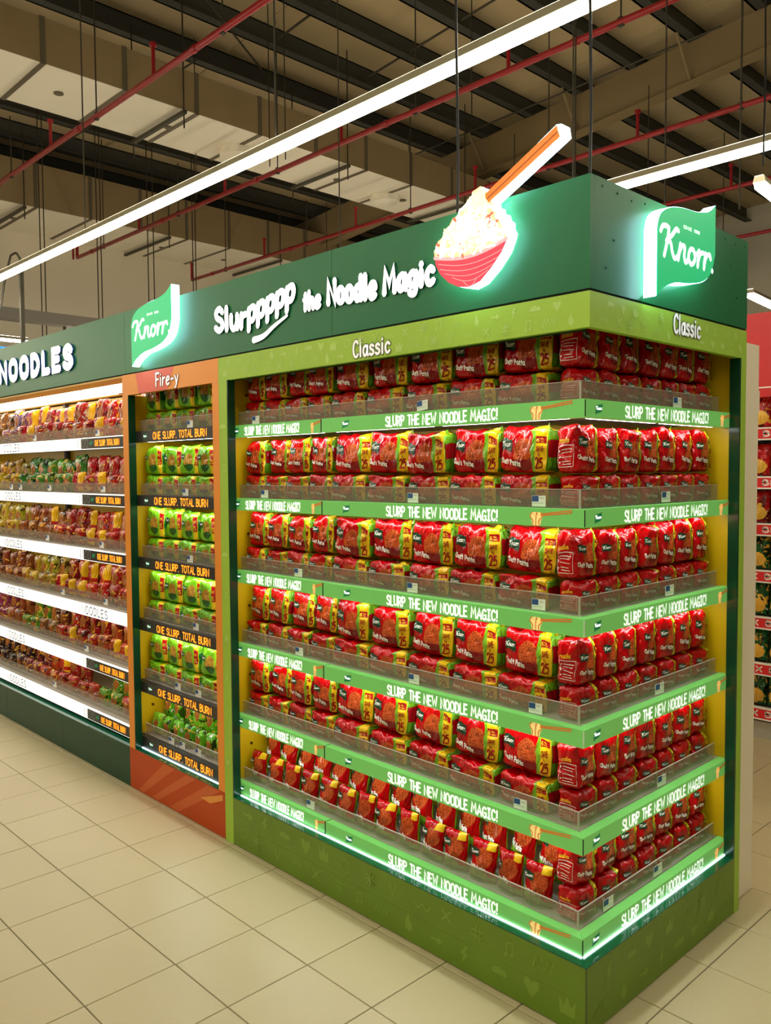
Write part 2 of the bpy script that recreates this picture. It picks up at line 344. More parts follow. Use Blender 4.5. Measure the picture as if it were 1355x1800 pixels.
def xf(rb, sx, sy, dx, dy, rot=0, shear=0):
    c, s_ = math.cos(rot), math.sin(rot); out = []
    for x, y in rb[0]:
        x += shear*y; x *= sx; y *= sy; out.append((dx+x*c-y*s_, dy+x*s_+y*c))
    return out, rb[1], rb[2]
def text_w(s, sp=.12): return sum(G[c][0]+sp for c in s)-sp
def text(s, w=.15, sp=.12, jitter=0, k=3, sx=1., sy=1.):
    """list of (char, [ribbons]) laid out from x=0, cap height 1"""
    out = []; x = 0; rr = random.Random(s)
    for ch in s:
        adv, st = G[ch]; rb = []
        dy = rr.uniform(-jitter, jitter)
        for sm, p in st:
            q = smooth_pts(p, k) if sm else p
            rb.append(stroke([((x+a)*sx, (dy+b)*sy) for a, b in q], w*sy, 3))
        out.append((ch, rb)); x += adv+sp
    return out
def script(w=.15, k=3, sx=1., sy=1.): return [stroke([(a*sx, b*sy) for a, b in (smooth_pts(p, k) if sm else p)], w*sy, 3) for sm, p in SCRIPT]
FLAG = [(0, 0), (0, .58), (.05, .71), (.2, .80), (.42, .845), (.66, .865), (.87, .915), (1, 1), (1, .54), (.93, .36), (.78, .25), (.53, .19), (.3, .16), (.11, .085)]
FLAG = [FLAG[0]]+smooth_pts(FLAG[1:8], 4)+smooth_pts(FLAG[8:]+[FLAG[0]], 4)[:-1]
FLAG = FLAG[::-1]
def fit_text(mb, s, fn, u0, u1, v0, h, m=0, w=.15, sp=.12, jitter=0, k=3, shear=0):
    """text from u0 to u1 with cap height h at v0"""
    sx = (u1-u0)/text_w(s, sp)
    for ch, rbs in text(s, w, sp, jitter, k, sx, h):
        for rb in rbs: mb.ribbon(xf(rb, 1, 1, u0, v0, 0, shear), fn, m)
    return mb
def fit_script(mb, fn, u0, u1, v0, h, m=0, w=.15, k=3):
    sx = (u1-u0)/2.7
    for rb in script(w, k, sx, h): mb.ribbon(xf(rb, 1, 1, u0+.16*sx, v0), fn, m)
    return mb
def front(off=0.): return lambda u, v: (u, -off, v)          # the long front, facing -y
def side(off=0.): return lambda u, v: (off, u, v)            # the end of the stand, facing +x

# ================================================================== SETTING
# ---- floor: tiles 300 mm, joints running along and across the stand
floor = box('floor', 'grout', (-22, 9, -10, 26, -.12, -.004)); tag(floor, 'cream ceramic tile floor of the shop with dark thin joints', None, kind='structure')
T, TX, TY, J = .3, -1.12, -.0247, .0036
def proj(p):
    d = Vector(p)-_C; z = d.dot(CF)
    if z < .1: return None
    return (677.5+_f*d.dot(CR)/z, 900-_f*d.dot(CU)/z)
def area(q):
    return abs(sum(q[i][0]*q[(i+1) % 4][1]-q[(i+1) % 4][0]*q[i][1] for i in range(4)))/2
seen, rest = [], []
for i in range(-60, 24):
    for j in range(-30, 60):
        x0, y0 = TX+i*T, TY+j*T
        if x0 > 5 or y0 < -6.5 or y0 > 14: continue
        if x0+T < -.001 and y0 > .0 and y0+T < 1.16 and x0 > -5.9: continue       # under the stands
        q = [proj((x, y, 0)) for x, y in ((x0, y0), (x0+T, y0), (x0+T, y0+T), (x0, y0+T))]
        inside = all(q) and any(-10 < a < 1365 and 880 < b < 1815 for a, b in q)
        hidden = y0 > .0 and (x0 < -.2 if y0 < 1 else (q[0] and q[2] and q[2][0] < 1316))
        if inside and not hidden: seen.append((area(q), x0, y0))
        elif -6 < x0 < 4 and y0 < 6: rest.append((x0, y0))
seen.sort(reverse=True)
def tile_geo(mb, x0, y0, dz=0):
    e = .0012; a, b, c, d = x0+J/2, x0+T-J/2, y0+J/2, y0+T-J/2; i = len(mb.v)
    mb.v += [(a, c, -.006), (b, c, -.006), (b, d, -.006), (a, d, -.006), (a, c, -e), (b, c, -e), (b, d, -e), (a, d, -e), (a+e, c+e, 0), (b-e, c+e, 0), (b-e, d-e, 0), (a+e, d-e, 0)]
    for k in range(4):
        l = (k+1) % 4; mb.f += [(i+k, i+l, i+4+l, i+4+k), (i+4+k, i+4+l, i+8+l, i+8+k)]
    mb.f.append((i+8, i+9, i+10, i+11)); mb.m += [0]*9
tm = MB(); tile_geo(tm, 0, 0); t0 = tm.build('tile', 'tile', floor); t0.location = seen[0][1:] + (0,)
for k, (a, x, y) in enumerate(seen[1:300]):
    o = t0.copy(); COL.objects.link(o); o.location = (x, y, 0)
rest += [(x, y) for a, x, y in seen[300:]]
tm = MB()
for x, y in rest: tile_geo(tm, x, y)
tag(tm.build('tile_field', 'tile', floor), None, None, kind='stuff')

# ---- walls
wl = box('wall_left', 'wall', (-18.9, -18.6, -10, 26, -.1, 10.5)); tag(wl, 'plain beige far wall beyond the noodle shelves', None, kind='structure')
wb = box('wall_back', 'wall', (-18.6, 9, 24.0, 24.3, -.1, 11)); tag(wb, 'beige wall at the far end of the shop', None, kind='structure')

# ---- roof: sloping sheets, purlins across, one main rafter
SL = .0727
def pz_(x): return 9.856+SL*(x-1.2377)            # underside of the purlins
ceil_ = empty('ceiling', (0, 0, 9)); tag(ceil_, 'dark high warehouse roof with beams', None, kind='structure')
PX = [-4.95-1.207*k for k in range(-9, 12)]
for a, b in zip(PX[1:], PX[:-1]):
    mb = MB(); n = 6; Y0, Y1 = -10, 24
    for k in range(n):
        y0 = Y0+(Y1-Y0)*k/n+.012; y1 = Y0+(Y1-Y0)*(k+1)/n-.012; i = len(mb.v)
        mb.v += [(a, y0, pz_(a)+.40), (b, y0, pz_(b)+.40), (b, y1, pz_(b)+.40), (a, y1, pz_(a)+.40), (a, y0, pz_(a)+.43), (b, y0, pz_(b)+.43), (b, y1, pz_(b)+.43), (a, y1, pz_(a)+.43)]
        mb.f += [tuple(i+k2 for k2 in q) for q in ((0,3,2,1),(4,5,6,7),(0,1,5,4),(1,2,6,5),(2,3,7,6),(3,0,4,7))]; mb.m += [0]*6
    under(ceil_, mb.build('roof_sheet', 'roof'))
for x in PX:
    z = pz_(x); mb = MB().box(x-.02, x+.02, -10, 24, z, z+.395).box(x-.02, x+.18, -10, 24, z, z+.02).box(x-.18, x+.02, -10, 24, z+.375, z+.395)
    under(ceil_, mb.build('purlin', 'purlin'))
for yr in (12.95,):
    mb = MB(); xs = (-18.6, -12, -4.9, 6)
    for a, b in zip(xs[:-1], xs[1:]):
        for (da, db, ha, hb) in ((0, 0, .012, .78), (.14, .14, .76, .79)):
            i = len(mb.v)
            for x in (a, b):
                zt = pz_(x); dep = .74+.012*(x+5)*-1
                z1 = zt if da == 0 else zt-dep; z0 = zt-dep if da == 0 else zt-dep-.03; w = .012 if da == 0 else .14
                mb.v += [(x, yr-w, z0), (x, yr+w, z0), (x, yr+w, z1), (x, yr-w, z1)]
            mb.f += [tuple(i+q for q in p) for p in ((0,1,5,4),(1,2,6,5),(2,3,7,6),(3,0,4,7),(0,3,2,1),(4,5,6,7))]; mb.m += [0]*6
    under(ceil_, mb.build('rafter', 'rafter'))
    for x in PX[1:-6:1]:
        if -13 < x < 0 and PX.index(x) % 2 == 0:
            under(ceil_, MB().cyl((x, yr-.5, pz_(x)+.02), (x+.05, yr-.05, pz_(x)-.7), .03, 6).build('fly_brace', 'rafter'))
for a, b in (((-9.6, 4.4, 8.85), (-11.3, 7.2, 8.7)), ((-7.2, 10.8, 9.2), (-3.8, 7.2, 9.4)), ((-12.6, 12.2, 8.8), (-5.4, 12.6, 9.2)), ((-17.0, 5.6, 8.4), (-11.9, 6.2, 8.8))):
    under(ceil_, MB().cyl(a, b, .018, 5).build('tie_rod', 'strut'))
for x0 in (-9.8, -8.6, -11.0, -7.4):                                  # sag rods between purlins
    for y in (5.2, 7.1, 9.2):
        under(ceil_, MB().cyl((x0, y, pz_(x0)+.06), (x0+1.2, y, pz_(x0+1.2)+.06), .022, 5).build('sag_rod', 'strut'))
for x, y in ((-15, 4.62), (-15, 4.70), (-15, 5.76), (-15, 5.84), (-15, 6.87), (-15, 7.0), (-15, 7.94), (-15, 8.01)):
    under(ceil_, MB().box(x-.008, x+.008, y-.008, y+.008, 3.2, 8.6).build('suspension_wire', 'wire'))
for x, y, z0 in ((-11.66, 6, 6.3), (-9.53, 6, 6.3), (-9.13, 6, 6.3), (-4.0, 6, 4.0), (-2.95, 6, 4.0), (-2.2, 6, 4), (-6.3, 7, 6.4), (-1.9, 8, 4)):
    under(ceil_, MB().box(x-.006, x+.006, y-.006, y+.006, z0, pz_(x)+.1).build('suspension_wire', 'wire'))

# ---- air ducts
def duct(name, x0, x1, z0, z1, label, y0=-8, y1=23.5, step=1.18, off=.18, diff=()):
    d = empty(name, (x0, 0, z0)); tag(d, label, 'air duct', 'rectangular air ducts under the roof')
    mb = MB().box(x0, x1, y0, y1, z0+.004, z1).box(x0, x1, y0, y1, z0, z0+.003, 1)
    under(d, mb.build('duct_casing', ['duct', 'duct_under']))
    y = y0+off
    while y < y1:
        if -1 < y < 16:
            under(d, MB().box(x0-.012, x1+.012, y-.035, y+.035, z0-.012, z1+.01).build('duct_joint', 'duct_joint'))
        y += step
    k = 0; y = y0+.7
    while y < y1:
        if -1 < y < 14: under(d, MB().cyl((x1-.75*(x1-x0)/1.5, y, z0), (x1-.75*(x1-x0)/1.5, y, z0-.015), .07, 10).build('air_nozzle', 'duct_joint'))
        y += step*1.5
    for y in (1.8, 4.9, 8.2, 11.4):
        under(d, MB().box(x0-.1, x1+.1, y-.03, y+.03, z0-.09, z0-.04).build('duct_hanger_bar', 'strut'))
        for x in (x0-.06, x1+.06): under(d, MB().cyl((x, y, z0-.3), (x, y, pz_(x)), .012, 5).build('hanger_rod', 'wire'))
    for x, y in diff:
        under(d, MB().cyl((x, y, z0), (x, y, z0-.12), .30, 24).cyl((x, y, z0-.12), (x, y, z0-.16), .26, 24, r2=.12).build('ceiling_diffuser', 'duct_under'))
    return d
duct('air_duct', -11.72, -10.25, 7.075, 7.68, 'wide beige rectangular air duct crossing above the light strip, pale underside', diff=((-11.05, 6.44), (-11.1, 10.0)))
duct('air_duct', -18.6, -16.5, 7.075, 7.98, 'beige air duct boxed along the top of the far wall')

# ---- sprinkler pipes
names_ = ('leftmost of the red sprinkler pipes, ending at the frame top left', 'red sprinkler pipe running just under the long light strip', 'red sprinkler pipe passing behind the chopsticks of the bowl sign',
          'red sprinkler pipe behind the second light strip', 'farthest red sprinkler pipe, low beside the header end')
for k, y in enumerate((3.31, 6.33, 9.37, 12.5, 15.65)):
    p = empty('sprinkler_pipe', (0, y, 6.375)); tag(p, names_[k], 'pipe', 'red sprinkler pipes under the roof')
    x0 = (-18, -17.2, -17.4, -17, -17)[k]
    under(p, MB().cyl((x0, y, 6.375), (6, y, 6.375), .038, 10).build('pipe', 'pipe_red', smooth=True))
    under(p, MB().cyl((x0, y, 6.36), (x0, y, 6.8), .036, 8).build('pipe_end_riser', 'pipe_red'))
    for i in range(6):
        x = -17.4+3.06*i
        under(p, MB().cyl((x, y, 6.375), (x, y, 6.74), .024, 8).cyl((x, y, 6.74), (x, y, 6.78), .045, 8).build('sprinkler_head', 'pipe_red'))
        under(p, MB().cyl((x-1.55, y, 6.41), (x-1.55, y, 7.3 if x < -9.5 and x > -12 else 8.6), .010, 5).cyl((x-1.55, y-.02, 6.375), (x-1.55, y+.02, 6.375), .055, 10).build('pipe_hanger', 'wire'))
        under(p, MB().cyl((x+.9, y, 6.375), (x+.98, y, 6.375), .045, 10).build('pipe_coupling', 'pipe_red'))

# ---- suspended LED light strips (they give the shop its light)
def led(label, a, b, wires=True, w=.025):
    a, b = Vector(a), Vector(b); d = (b-a).normalized(); s = Vector((-d.y, d.x, 0))
    o = empty('linear_light', a); tag(o, label, 'light strip', 'suspended linear lights')
    def pr(z0, z1, w0, w1):
        mb = MB(); mb.v = [p+s*q+Vector((0, 0, z)) for p in (a, b) for z, q in ((z0, -w0), (z0, w0), (z1, w1), (z1, -w1))]
        mb.f = [(0,1,5,4),(1,2,6,5),(2,3,7,6),(3,0,4,7),(0,3,2,1),(4,5,6,7)]; mb.m = [0]*6; return mb
    under(o, pr(.018, .060, w*1.2, w*.9).build('housing', 'led_housing'))
    under(o, pr(-.022, .018, w*.8, w).build('diffuser', 'led'))
    under(o, pr(.0602, .062, w*.8, w*.8).build('added_roof_glow', 'roof_fill_glow'))  # glowing strip added on top of the housing to brighten the roof
    if wires:
        n = int((b-a).length/2.6)
        for i in range(n):
            p = a+d*(1.1+2.6*i)
            under(o, MB().cyl(p+Vector((0, 0, .06)), p+Vector((0, 0, 5.6)), .006, 5).build('suspension_wire', 'wire'))
    return o
led('long white light strip running diagonally across the top of the picture', (-9.2, 1.15, 3.5), (4.5, 1.15, 3.5))
led('light strip emerging from behind the header corner at the right', (-6.0, 3.39, 3.55), (4.5, 3.39, 3.55))
for k, y in enumerate((-1.1, -3.3, -5.5)):
    led(('light strip above the aisle in front of the stand', 'second light strip out over the aisle', 'third light strip out over the aisle')[k], (-9.2, y, 3.5), (4.5, y, 3.5))
for k, y in enumerate((5.6, 7.8, 10.0, 12.2)):  # rows out of sight, added to brighten ducts, roof and far wall
    led(f'added unseen light strip over the far aisles, {("first", "second", "third", "fourth")[k]} row behind the header', (-16.5, y, 3.5), (-4.2, y, 3.5), False)
for k, x in enumerate((-14.2, -16.6)):  # rows outside the view, added to lift the dark far wall
    led(f'added unseen light strip along the far wall, {("inner", "outer")[k]} row', (x, -9, 3.6), (x, 2.2, 3.6), False)
led('short light strip cut by the right edge above the header', (-1.12, 3.80, 3.46), (-1.35, 6.4, 3.46), w=.034)
led('short light strip beside the end of the header at the right', (-2.65, 7.32, 3.46), (-3.0, 11.0, 3.46), w=.045)
led('distant light strip above the blue sign at the left edge', (-12.0, -9.0, 3.60), (-12.0, 3.17, 3.60), False)
tag(box('blue_sign', 'blue_sign', (-12.1, -12.05, .5, 3.0, 3.1, 3.50)), 'plain bright blue hanging sign at the left edge', 'sign')
tray = empty('cable_tray', (-14, 3, 4.2)); tag(tray, 'grey cable tray hanging in front of the far wall', 'cable tray')
under(tray, MB().box(-14.1, -13.85, -2, 6.0, 4.25, 4.45).build('tray_body', 'tray')); under(tray, MB().cyl((-14, 4.62, 4.4), (-14, 4.62, 3.4), .03, 6).build('drop_bracket', 'strut'))
post = empty('hanging_post', (-8, 1.57, 2.9)); tag(post, 'thin dark post hanging below the left end of the long light strip', 'post')
under(post, MB().box(-8.02, -7.98, 1.555, 1.595, 2.4, 3.85).build('post_bar', 'strut')); under(post, MB().tube([(-8, 1.575, 3.85), (-8, 1.53, 3.92), (-8, 1.47, 3.88), (-8, 1.40, 3.6), (-8, 1.35, 3.3)], .012, 5).build('cable_loop', 'wire'))
for x, y, z0, lab in ((-.987, .6, 2.33, 'black power cable hanging down behind the bowl sign'), (-.386, .6, 2.33, 'black power cable hanging down onto the header corner'), (-.77, 3.0, 3.3, 'black power cable dropping to the second light strip at the right')):
    tag(MB().tube([(x+.006*math.sin(q*1.7), y, z0+q*.5) for q in range(14)], .0055, 6).build('power_cable', 'cable'), lab, 'cable')

# ================================================================== HEADER
H0, H1, HX = 2.055, 2.353, -5.9
hdr = empty('header_box', (0, 0, H0)); tag(hdr, 'dark green header box running over all the shelves', 'header')
for a, b in ((HX, -4.4), (-4.398, -2.6), (-2.598, -1.05), (-1.048, 0)):
    under(hdr, MB().box(a, b, 0, .02, H0, H1).build('fascia_panel', 'header_green'))
under(hdr, MB().box(-.02, 0, .0205, .985, H0, H1).build('fascia_panel', 'header_green'))
under(hdr, MB().box(HX, -.02, .02, .985, H1-.02, H1-.002).build('top_cover', 'header_green'))
under(hdr, MB().box(HX, -.004, .004, .984, H0-.006, H0).build('shadow_gap_strip', 'dark_gap'))
for k in range(13):
    y = .06+.075*k
    under(hdr, MB().cyl((0, y, H1-.02-.004*(k % 3)), (.002, y, H1-.02-.004*(k % 3)), .0035, 8).build('screw', 'screw_green'))
for y, z in ((.08, 2.12), (.12, 2.2), (.75, 2.12), (.85, 2.25), (.9, 2.15)): under(hdr, MB().cyl((0, y, z), (.002, y, z), .0035, 8).build('screw', 'screw_green'))
def letters(parent, s, u0, u1, v0, h, mats, depth, w, sp=.12, k=4, slope=0., off=0., jit=0, shear=0, name='letter'):
    sx = (u1-u0)/text_w(s, sp)
    for ch, rbs in text(s, w, sp, jit, k, sx, h):
        if not rbs: continue
        mb = MB()
        for rb in rbs:
            rb = xf(rb, 1, 1, u0, v0, 0, shear); rb = ([(x, y+slope*(x-u0)) for x, y in rb[0]], rb[1], rb[2])
            mb.ribbon(rb, front(depth+off), 0, front(off), 1)
        under(parent, mb.build(name, mats))
LM = ['letter_face', 'letter_side_dark']
letters(hdr, 'Slur', -1.785, -1.562, 2.160, .088, LM, .007, .30, .17, slope=-.05)
letters(hdr, 'ppppp', -1.548, -1.252, 2.162, .092, LM, .007, .275, .12, slope=.165)
letters(hdr, 'the', -1.198, -1.105, 2.163, .062, LM, .007, .31, .15)
letters(hdr, 'Noodle', -1.060, -.815, 2.167, .078, LM, .007, .29, .17, slope=-.06)
letters(hdr, 'Magic', -.775, -.553, 2.158, .076, LM, .007, .29, .17)
sw = MB().ribbon(stroke(smooth_pts([(-1.515, 2.092), (-1.45, 2.100), (-1.38, 2.130), (-1.30, 2.158)], 5), .026, 4, .010), front(.007), 0, front(0), 1)
under(hdr, sw.build('underline_swash', LM))
letters(hdr, 'NOODLES', -4.230, -3.180, 2.148, .103, ['letter_face', 'letter_side'], .010, .43, .28)

# ---- flag light boxes
def flag_sign(label, fn, u0, u1, v0, v1):
    """fn(u,v,d): d = distance in front of the header"""
    o = empty('flag_lightbox', fn((u0+u1)/2, v0, 0)); tag(o, label, 'illuminated sign', 'illuminated flag signs on the header')
    P = [(u0+(u1-u0)*a, v0+(v1-v0)*b) for a, b in FLAG]
    P2 = []                                                            # rounded outline
    P2 = smooth_pts(P+[P[0]], 3)[:-1] if False else P
    under(o, MB().prism(P2, lambda u, v: fn(u, v, .006), lambda u, v: fn(u, v, .044), 0).build('sign_return', 'sign_return'))
    cu, cv = sum(p[0] for p in P)/len(P), sum(p[1] for p in P)/len(P)
    Q = [(cu+(u-cu)*.985, cv+(v-cv)*.985) for u, v in P]
    under(o, MB().prism(Q, lambda u, v: fn(u, v, .0442), lambda u, v: fn(u, v, .0465), 0).build('sign_face', 'sign_face'))
    w, h = u1-u0, v1-v0
    under(o, fit_script(MB(), lambda u, v: fn(u, v, .0475), u0+.05*w, u1-.05*w, v0+.37*h, .26*h, 0, .165, 4).build('script_lettering', 'sign_text'))
    mb = MB(); fit_text(mb, 'SINCE', lambda u, v: fn(u, v, .0475), u0+.42*w, u0+.56*w, v0+.665*h, .026*h, 0, .2); fit_text(mb, '1838', lambda u, v: fn(u, v, .0475), u0+.60*w, u0+.70*w, v0+.665*h, .026*h, 0, .2)
    under(o, mb.build('small_lettering', 'sign_text'))
    return o
flag_sign('green flag light box on the header above the Fire-y stand', lambda u, v, d: (u, -d, v), -2.444, -2.072, 2.072, 2.395)
flag_sign('green flag light box on the short end of the header', lambda u, v, d: (d, u, v), .268, .636, 2.063, 2.392)

# ---- bowl sign with chopsticks
bo = empty('bowl_sign', (-.37, 0, 2.1)); tag(bo, 'illuminated red bowl of noodles sign with raised chopsticks on the header', 'illuminated sign')
D = .046
outer = [(-.512, 2.225), (-.500, 2.188), (-.470, 2.148), (-.425, 2.120), (-.375, 2.108), (-.335, 2.118), (-.290, 2.152), (-.252, 2.192), (-.236, 2.225), (-.240, 2.255), (-.252, 2.282), (-.272, 2.303), (-.288, 2.324), (-.305, 2.338), (-.316, 2.352), (-.322, 2.380), (-.349, 2.384), (-.366, 2.368), (-.39, 2.345), (-.42, 2.325), (-.452, 2.303), (-.482, 2.272), (-.505, 2.248)]
def scal(u, v): return u, v
scl = []
for i, p in enumerate(outer):                                          # scalloped noodle edge
    q = outer[(i+1) % len(outer)]; scl.append(p)
    if i >= 8:
        mx, my = (p[0]+q[0])/2, (p[1]+q[1])/2; dx, dy = q[0]-p[0], q[1]-p[1]; l = math.hypot(dx, dy); scl.append((mx+dy/l*.007, my-dx/l*.007))
under(bo, MB().prism(scl, front(.006), front(D-.001), 0).build('sign_return', 'sign_return'))
sticks_back = [(-.335, 2.352), (-.298, 2.335), (-.055, 2.455), (-.060, 2.484), (-.075, 2.487)]
under(bo, MB().prism(sticks_back, front(.006), front(D-.001), 0).build('chopstick_return', 'sign_return'))
noo = [p for p in scl if p[1] > 2.195]; noo = [(-.508, 2.200)] + [( -.372+(u+.372)*.99, 2.28+(v-2.28)*.985) for u, v in scl[8:]]
bowl = [(-.511, 2.219)]+[(-.511+.274*k/12, 2.219-.020*math.sin(PI*k/12)-.012*k/12*0) for k in range(1, 12)]+[(-.237, 2.219)]
bowl = bowl[::-1]+[(-.507, 2.195), (-.488, 2.165), (-.455, 2.136), (-.418, 2.118), (-.375, 2.110), (-.335, 2.121), (-.292, 2.154), (-.256, 2.193)]
bowl = [(-.237, 2.222), (-.256, 2.190), (-.292, 2.153), (-.335, 2.120), (-.375, 2.110), (-.418, 2.117), (-.455, 2.135), (-.488, 2.164), (-.507, 2.194), (-.511, 2.217)]
bowl = bowl[::-1]
for k in range(1, 10): pass
rim = [(-.511+.274*k/12, 2.217-.022*math.sin(PI*k/12)+.005*k/12) for k in range(13)]
heap = rim+[p for p in scl if p[1] > 2.224 and p not in rim]
def fr(d): return front(D+d)
bowl_poly = [(-.507, 2.194), (-.488, 2.164), (-.455, 2.135), (-.418, 2.117), (-.375, 2.110), (-.335, 2.120), (-.292, 2.153), (-.256, 2.190)]+rim[::-1]
under(bo, MB().prism(bowl_poly, fr(0), fr(.002), 0).build('bowl', 'bowl_red'))
under(bo, MB().ribbon(stroke(rim, .010, 3), fr(.0028), 0).build('bowl_rim', 'bowl_rim'))
bl = MB()
for k in range(5): bl.ribbon(stroke([(-.495+.006*k*k+(.245-.012*k*k)*t/10, 2.196-.016*k-.020*math.sin(PI*t/10)) for t in range(11)], .0016, 2), fr(.0026), 0)
under(bo, bl.build('bowl_grooves', 'bowl_rim'))
def inpoly(x, y, P):
    c = False
    for i in range(len(P)):
        a, b = P[i], P[i-1]
        if (a[1] > y) != (b[1] > y) and x < (b[0]-a[0])*(y-a[1])/(b[1]-a[1])+a[0]: c = not c
    return c
heap = rim+[p for p in scl[16:] if p[1] > 2.222]
under(bo, MB().prism(heap, fr(0), fr(.002), 0).build('noodle_heap', 'noodle_gap'))
rr = random.Random(3); nb = [MB(), MB(), MB()]; k = 0
for tries in range(900):
    if k > 190: break
    x, y = rr.uniform(-.51, -.24), rr.uniform(2.198, 2.38)
    a = rr.uniform(0, 2*PI); pts = [(x, y)]; ok = inpoly(x, y, heap)
    for q in range(4):
        a += rr.uniform(-.9, .9); x += .011*math.cos(a); y += .011*math.sin(a); pts.append((x, y)); ok = ok and inpoly(x, y, heap)
    if not ok: continue
    m = 2 if rr.random() < .10 else (1 if rr.random() < .22 or y > 2.34 else 0)
    nb[m].ribbon(stroke(smooth_pts(pts if m < 2 else pts[:2], 3), .0072 if m < 2 else .008, 3), fr(.0024+.0003*(k % 9)), 0); k += 1
for m, nm, mt in ((0, 'white_noodles', 'noodle_white'), (1, 'yellow_noodles', 'noodle_cream'), (2, 'spice_bits', 'noodle_bit')): tag(under(bo, nb[m].build(nm, mt)), None, None, kind='stuff')
for i, (a, b, c, d) in enumerate((((-.335, 2.352), (-.316, 2.343), (-.068, 2.466), (-.072, 2.483)), ((-.314, 2.342), (-.300, 2.336), (-.063, 2.452), (-.067, 2.465)))):
    under(bo, MB().prism([a, b, c, d], fr(0), fr(.004), 0).build('chopstick', 'chopstick'))
under(bo, MB().ribbon(stroke([(-.315, 2.3425), (-.068, 2.4655)], .003, 0), fr(.0045), 0).build('chopstick_groove', 'chopstick_line'))
lp = MB()
for q in range(6): lp.ribbon(stroke(smooth_pts([(-.355+.006*q, 2.335), (-.345+.006*q, 2.365), (-.335+.004*q, 2.378), (-.328+.003*q, 2.355), (-.33+.004*q, 2.335)], 4), .005, 3), fr(.006+.0004*q), 0)
under(bo, lp.build('lifted_noodles', 'noodle_cream'))

# ================================================================== printed motifs
def motif(mb, kind, fnf, u, v, s):
    cnt = [0]
    def st(p, w=.12, sm=False):
        cnt[0] += 1; mb.ribbon(xf(stroke(smooth_pts(p, 3) if sm else p, w, 2), s, s, u, v), fnf(.0008+.0003*cnt[0]))
    fn = fnf(.0008)
    pl = lambda p: mb.ribbon(xf(poly_rb(p), s, s, u, v), fn)
    if kind == 0: pl([(0, -.5), (.45, .1), (.4, .42), (.15, .42), (0, .25), (-.15, .42), (-.4, .42), (-.45, .1)])
    elif kind == 1: [st([(0, 0), (.5*math.cos(a*PI/4), .5*math.sin(a*PI/4))], .13) for a in range(8)]
    elif kind == 2: st([(-.3, -.3), (.3, .3)]); st([(-.3, .3), (.3, -.3)])
    elif kind == 3: st([(-.6, -.3), (-.4, .3), (-.25, -.3), (-.05, .3), (.1, -.3), (.3, .3), (.45, -.3), (.6, .25)], .1)
    elif kind == 4: pl([(.1, .55), (-.3, .0), (-.05, 0), (-.2, -.55), (.3, .12), (.05, .12), (.3, .55)])
    elif kind == 5: pl([(-.4, -.4), (.4, -.4), (.45, .4), (.2, .0), (.0, .5), (-.2, 0), (-.45, .4)])
    elif kind == 6: st([(-.3, .3), (-.05, -.4), (.3, .4)])
    elif kind == 7: st([(-.15, -.4), (-.05, .4)], .09); st([(.1, -.4), (.2, .4)], .09); st([(-.35, .15), (.4, .15)], .09); st([(-.4, -.15), (.35, -.15)], .09)
    elif kind == 8: pl([(0, .6), (-.3, .0), (-.25, -.4), (0, -.55), (.25, -.4), (.3, 0), (.12, .1)])
    elif kind == 9: pl([(-.55, -.2), (.55, -.2), (.6, 0), (.4, .2), (.2, .15), (0, .3), (-.25, .2), (-.5, .1)])
    elif kind == 10: st([(.4*math.cos(a*PI/6), .4*math.sin(a*PI/6)) for a in range(13)], .07)
    elif kind == 11: st([(-.6, .15), (-.3, -.15), (0, .15), (.3, -.15), (.6, .15)], .07, True)
    elif kind == 12: st([(-.2, -.3), (-.2, .4), (.25, .5), (.25, -.2)], .08); pl([(-.38, -.42), (-.18, -.42), (-.18, -.24), (-.38, -.24)]); pl([(.07, -.32), (.27, -.32), (.27, -.14), (.07, -.14)])
    elif kind == 13: pl([(-.55, -.08), (.1, -.08), (.1, -.3), (.55, 0), (.1, .3), (.1, .08), (-.55, .08)])
    return mb
def motifs(parent, mname, fn, u0, u1, v0, v1, size, seed, rows=2, dens=1.0):
    r = random.Random(seed); n = int((u1-u0)/(size*1.9)*dens); seq = list(range(14)); i = seed
    for row in range(rows):
        for q in range(n):
            u = u0+(u1-u0)*(q+.5+.5*(row % 2)*.8)/n+r.uniform(-.2, .2)*size; v = v0+(v1-v0)*(row+.5)/rows+r.uniform(-.12, .12)*size
            if u < u0+size*.6 or u > u1-size*.6: continue
            motif(MB(), (i*5+row*3) % 14, fn, u, v, size*r.uniform(.75, 1.05)).build('printed_motif', mname, parent); i += 1

# ================================================================== GREEN STAND
ZS = [1.7176, 1.4146, 1.111, .8005, .4956, .206]; SH = .0505; GX = -1.782
B1 = 1.953; ZB = .2
gs = empty('green_display_stand', (0, 0, 0)); tag(gs, 'green corner display stand of red noodle packs headed Classic', 'display stand')
def gp(name, m, *b): return box(name, m, b, gs)
gp('top_band', 'band_green', GX, 0, 0, .02, B1, H0-.0065); gp('top_band', 'band_green', -.02, 0, .0205, .985, B1, H0-.0065)
motifs(gs, 'motif_green', front, GX+.02, -.02, B1+.005, H0-.012, .038, 1, 2); motifs(gs, 'motif_green', side, .03, .97, B1+.005, H0-.012, .036, 5, 2)
for fn, a, b, base in ((front, -.935, -.755, 1.966), (side, .46, .632, 1.988)):
    mb = MB(); fit_text(mb, 'Classic', fn(.0016), a, b, base, .054, 0, .28, .14, k=4); o = mb.build('lettering_outline', 'outline', gs)
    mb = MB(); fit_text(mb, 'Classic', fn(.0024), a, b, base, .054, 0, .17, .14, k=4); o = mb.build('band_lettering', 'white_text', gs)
gp('corner_post', 'band_green', GX, -1.722, 0, .02, .0, B1)
gp('corner_post', 'band_green', -.02, 0, .945, .985, .0, B1)
motifs(gs, 'motif_green', front, GX+.004, -1.724, .3, 1.9, .036, 3, 18, 1.5)
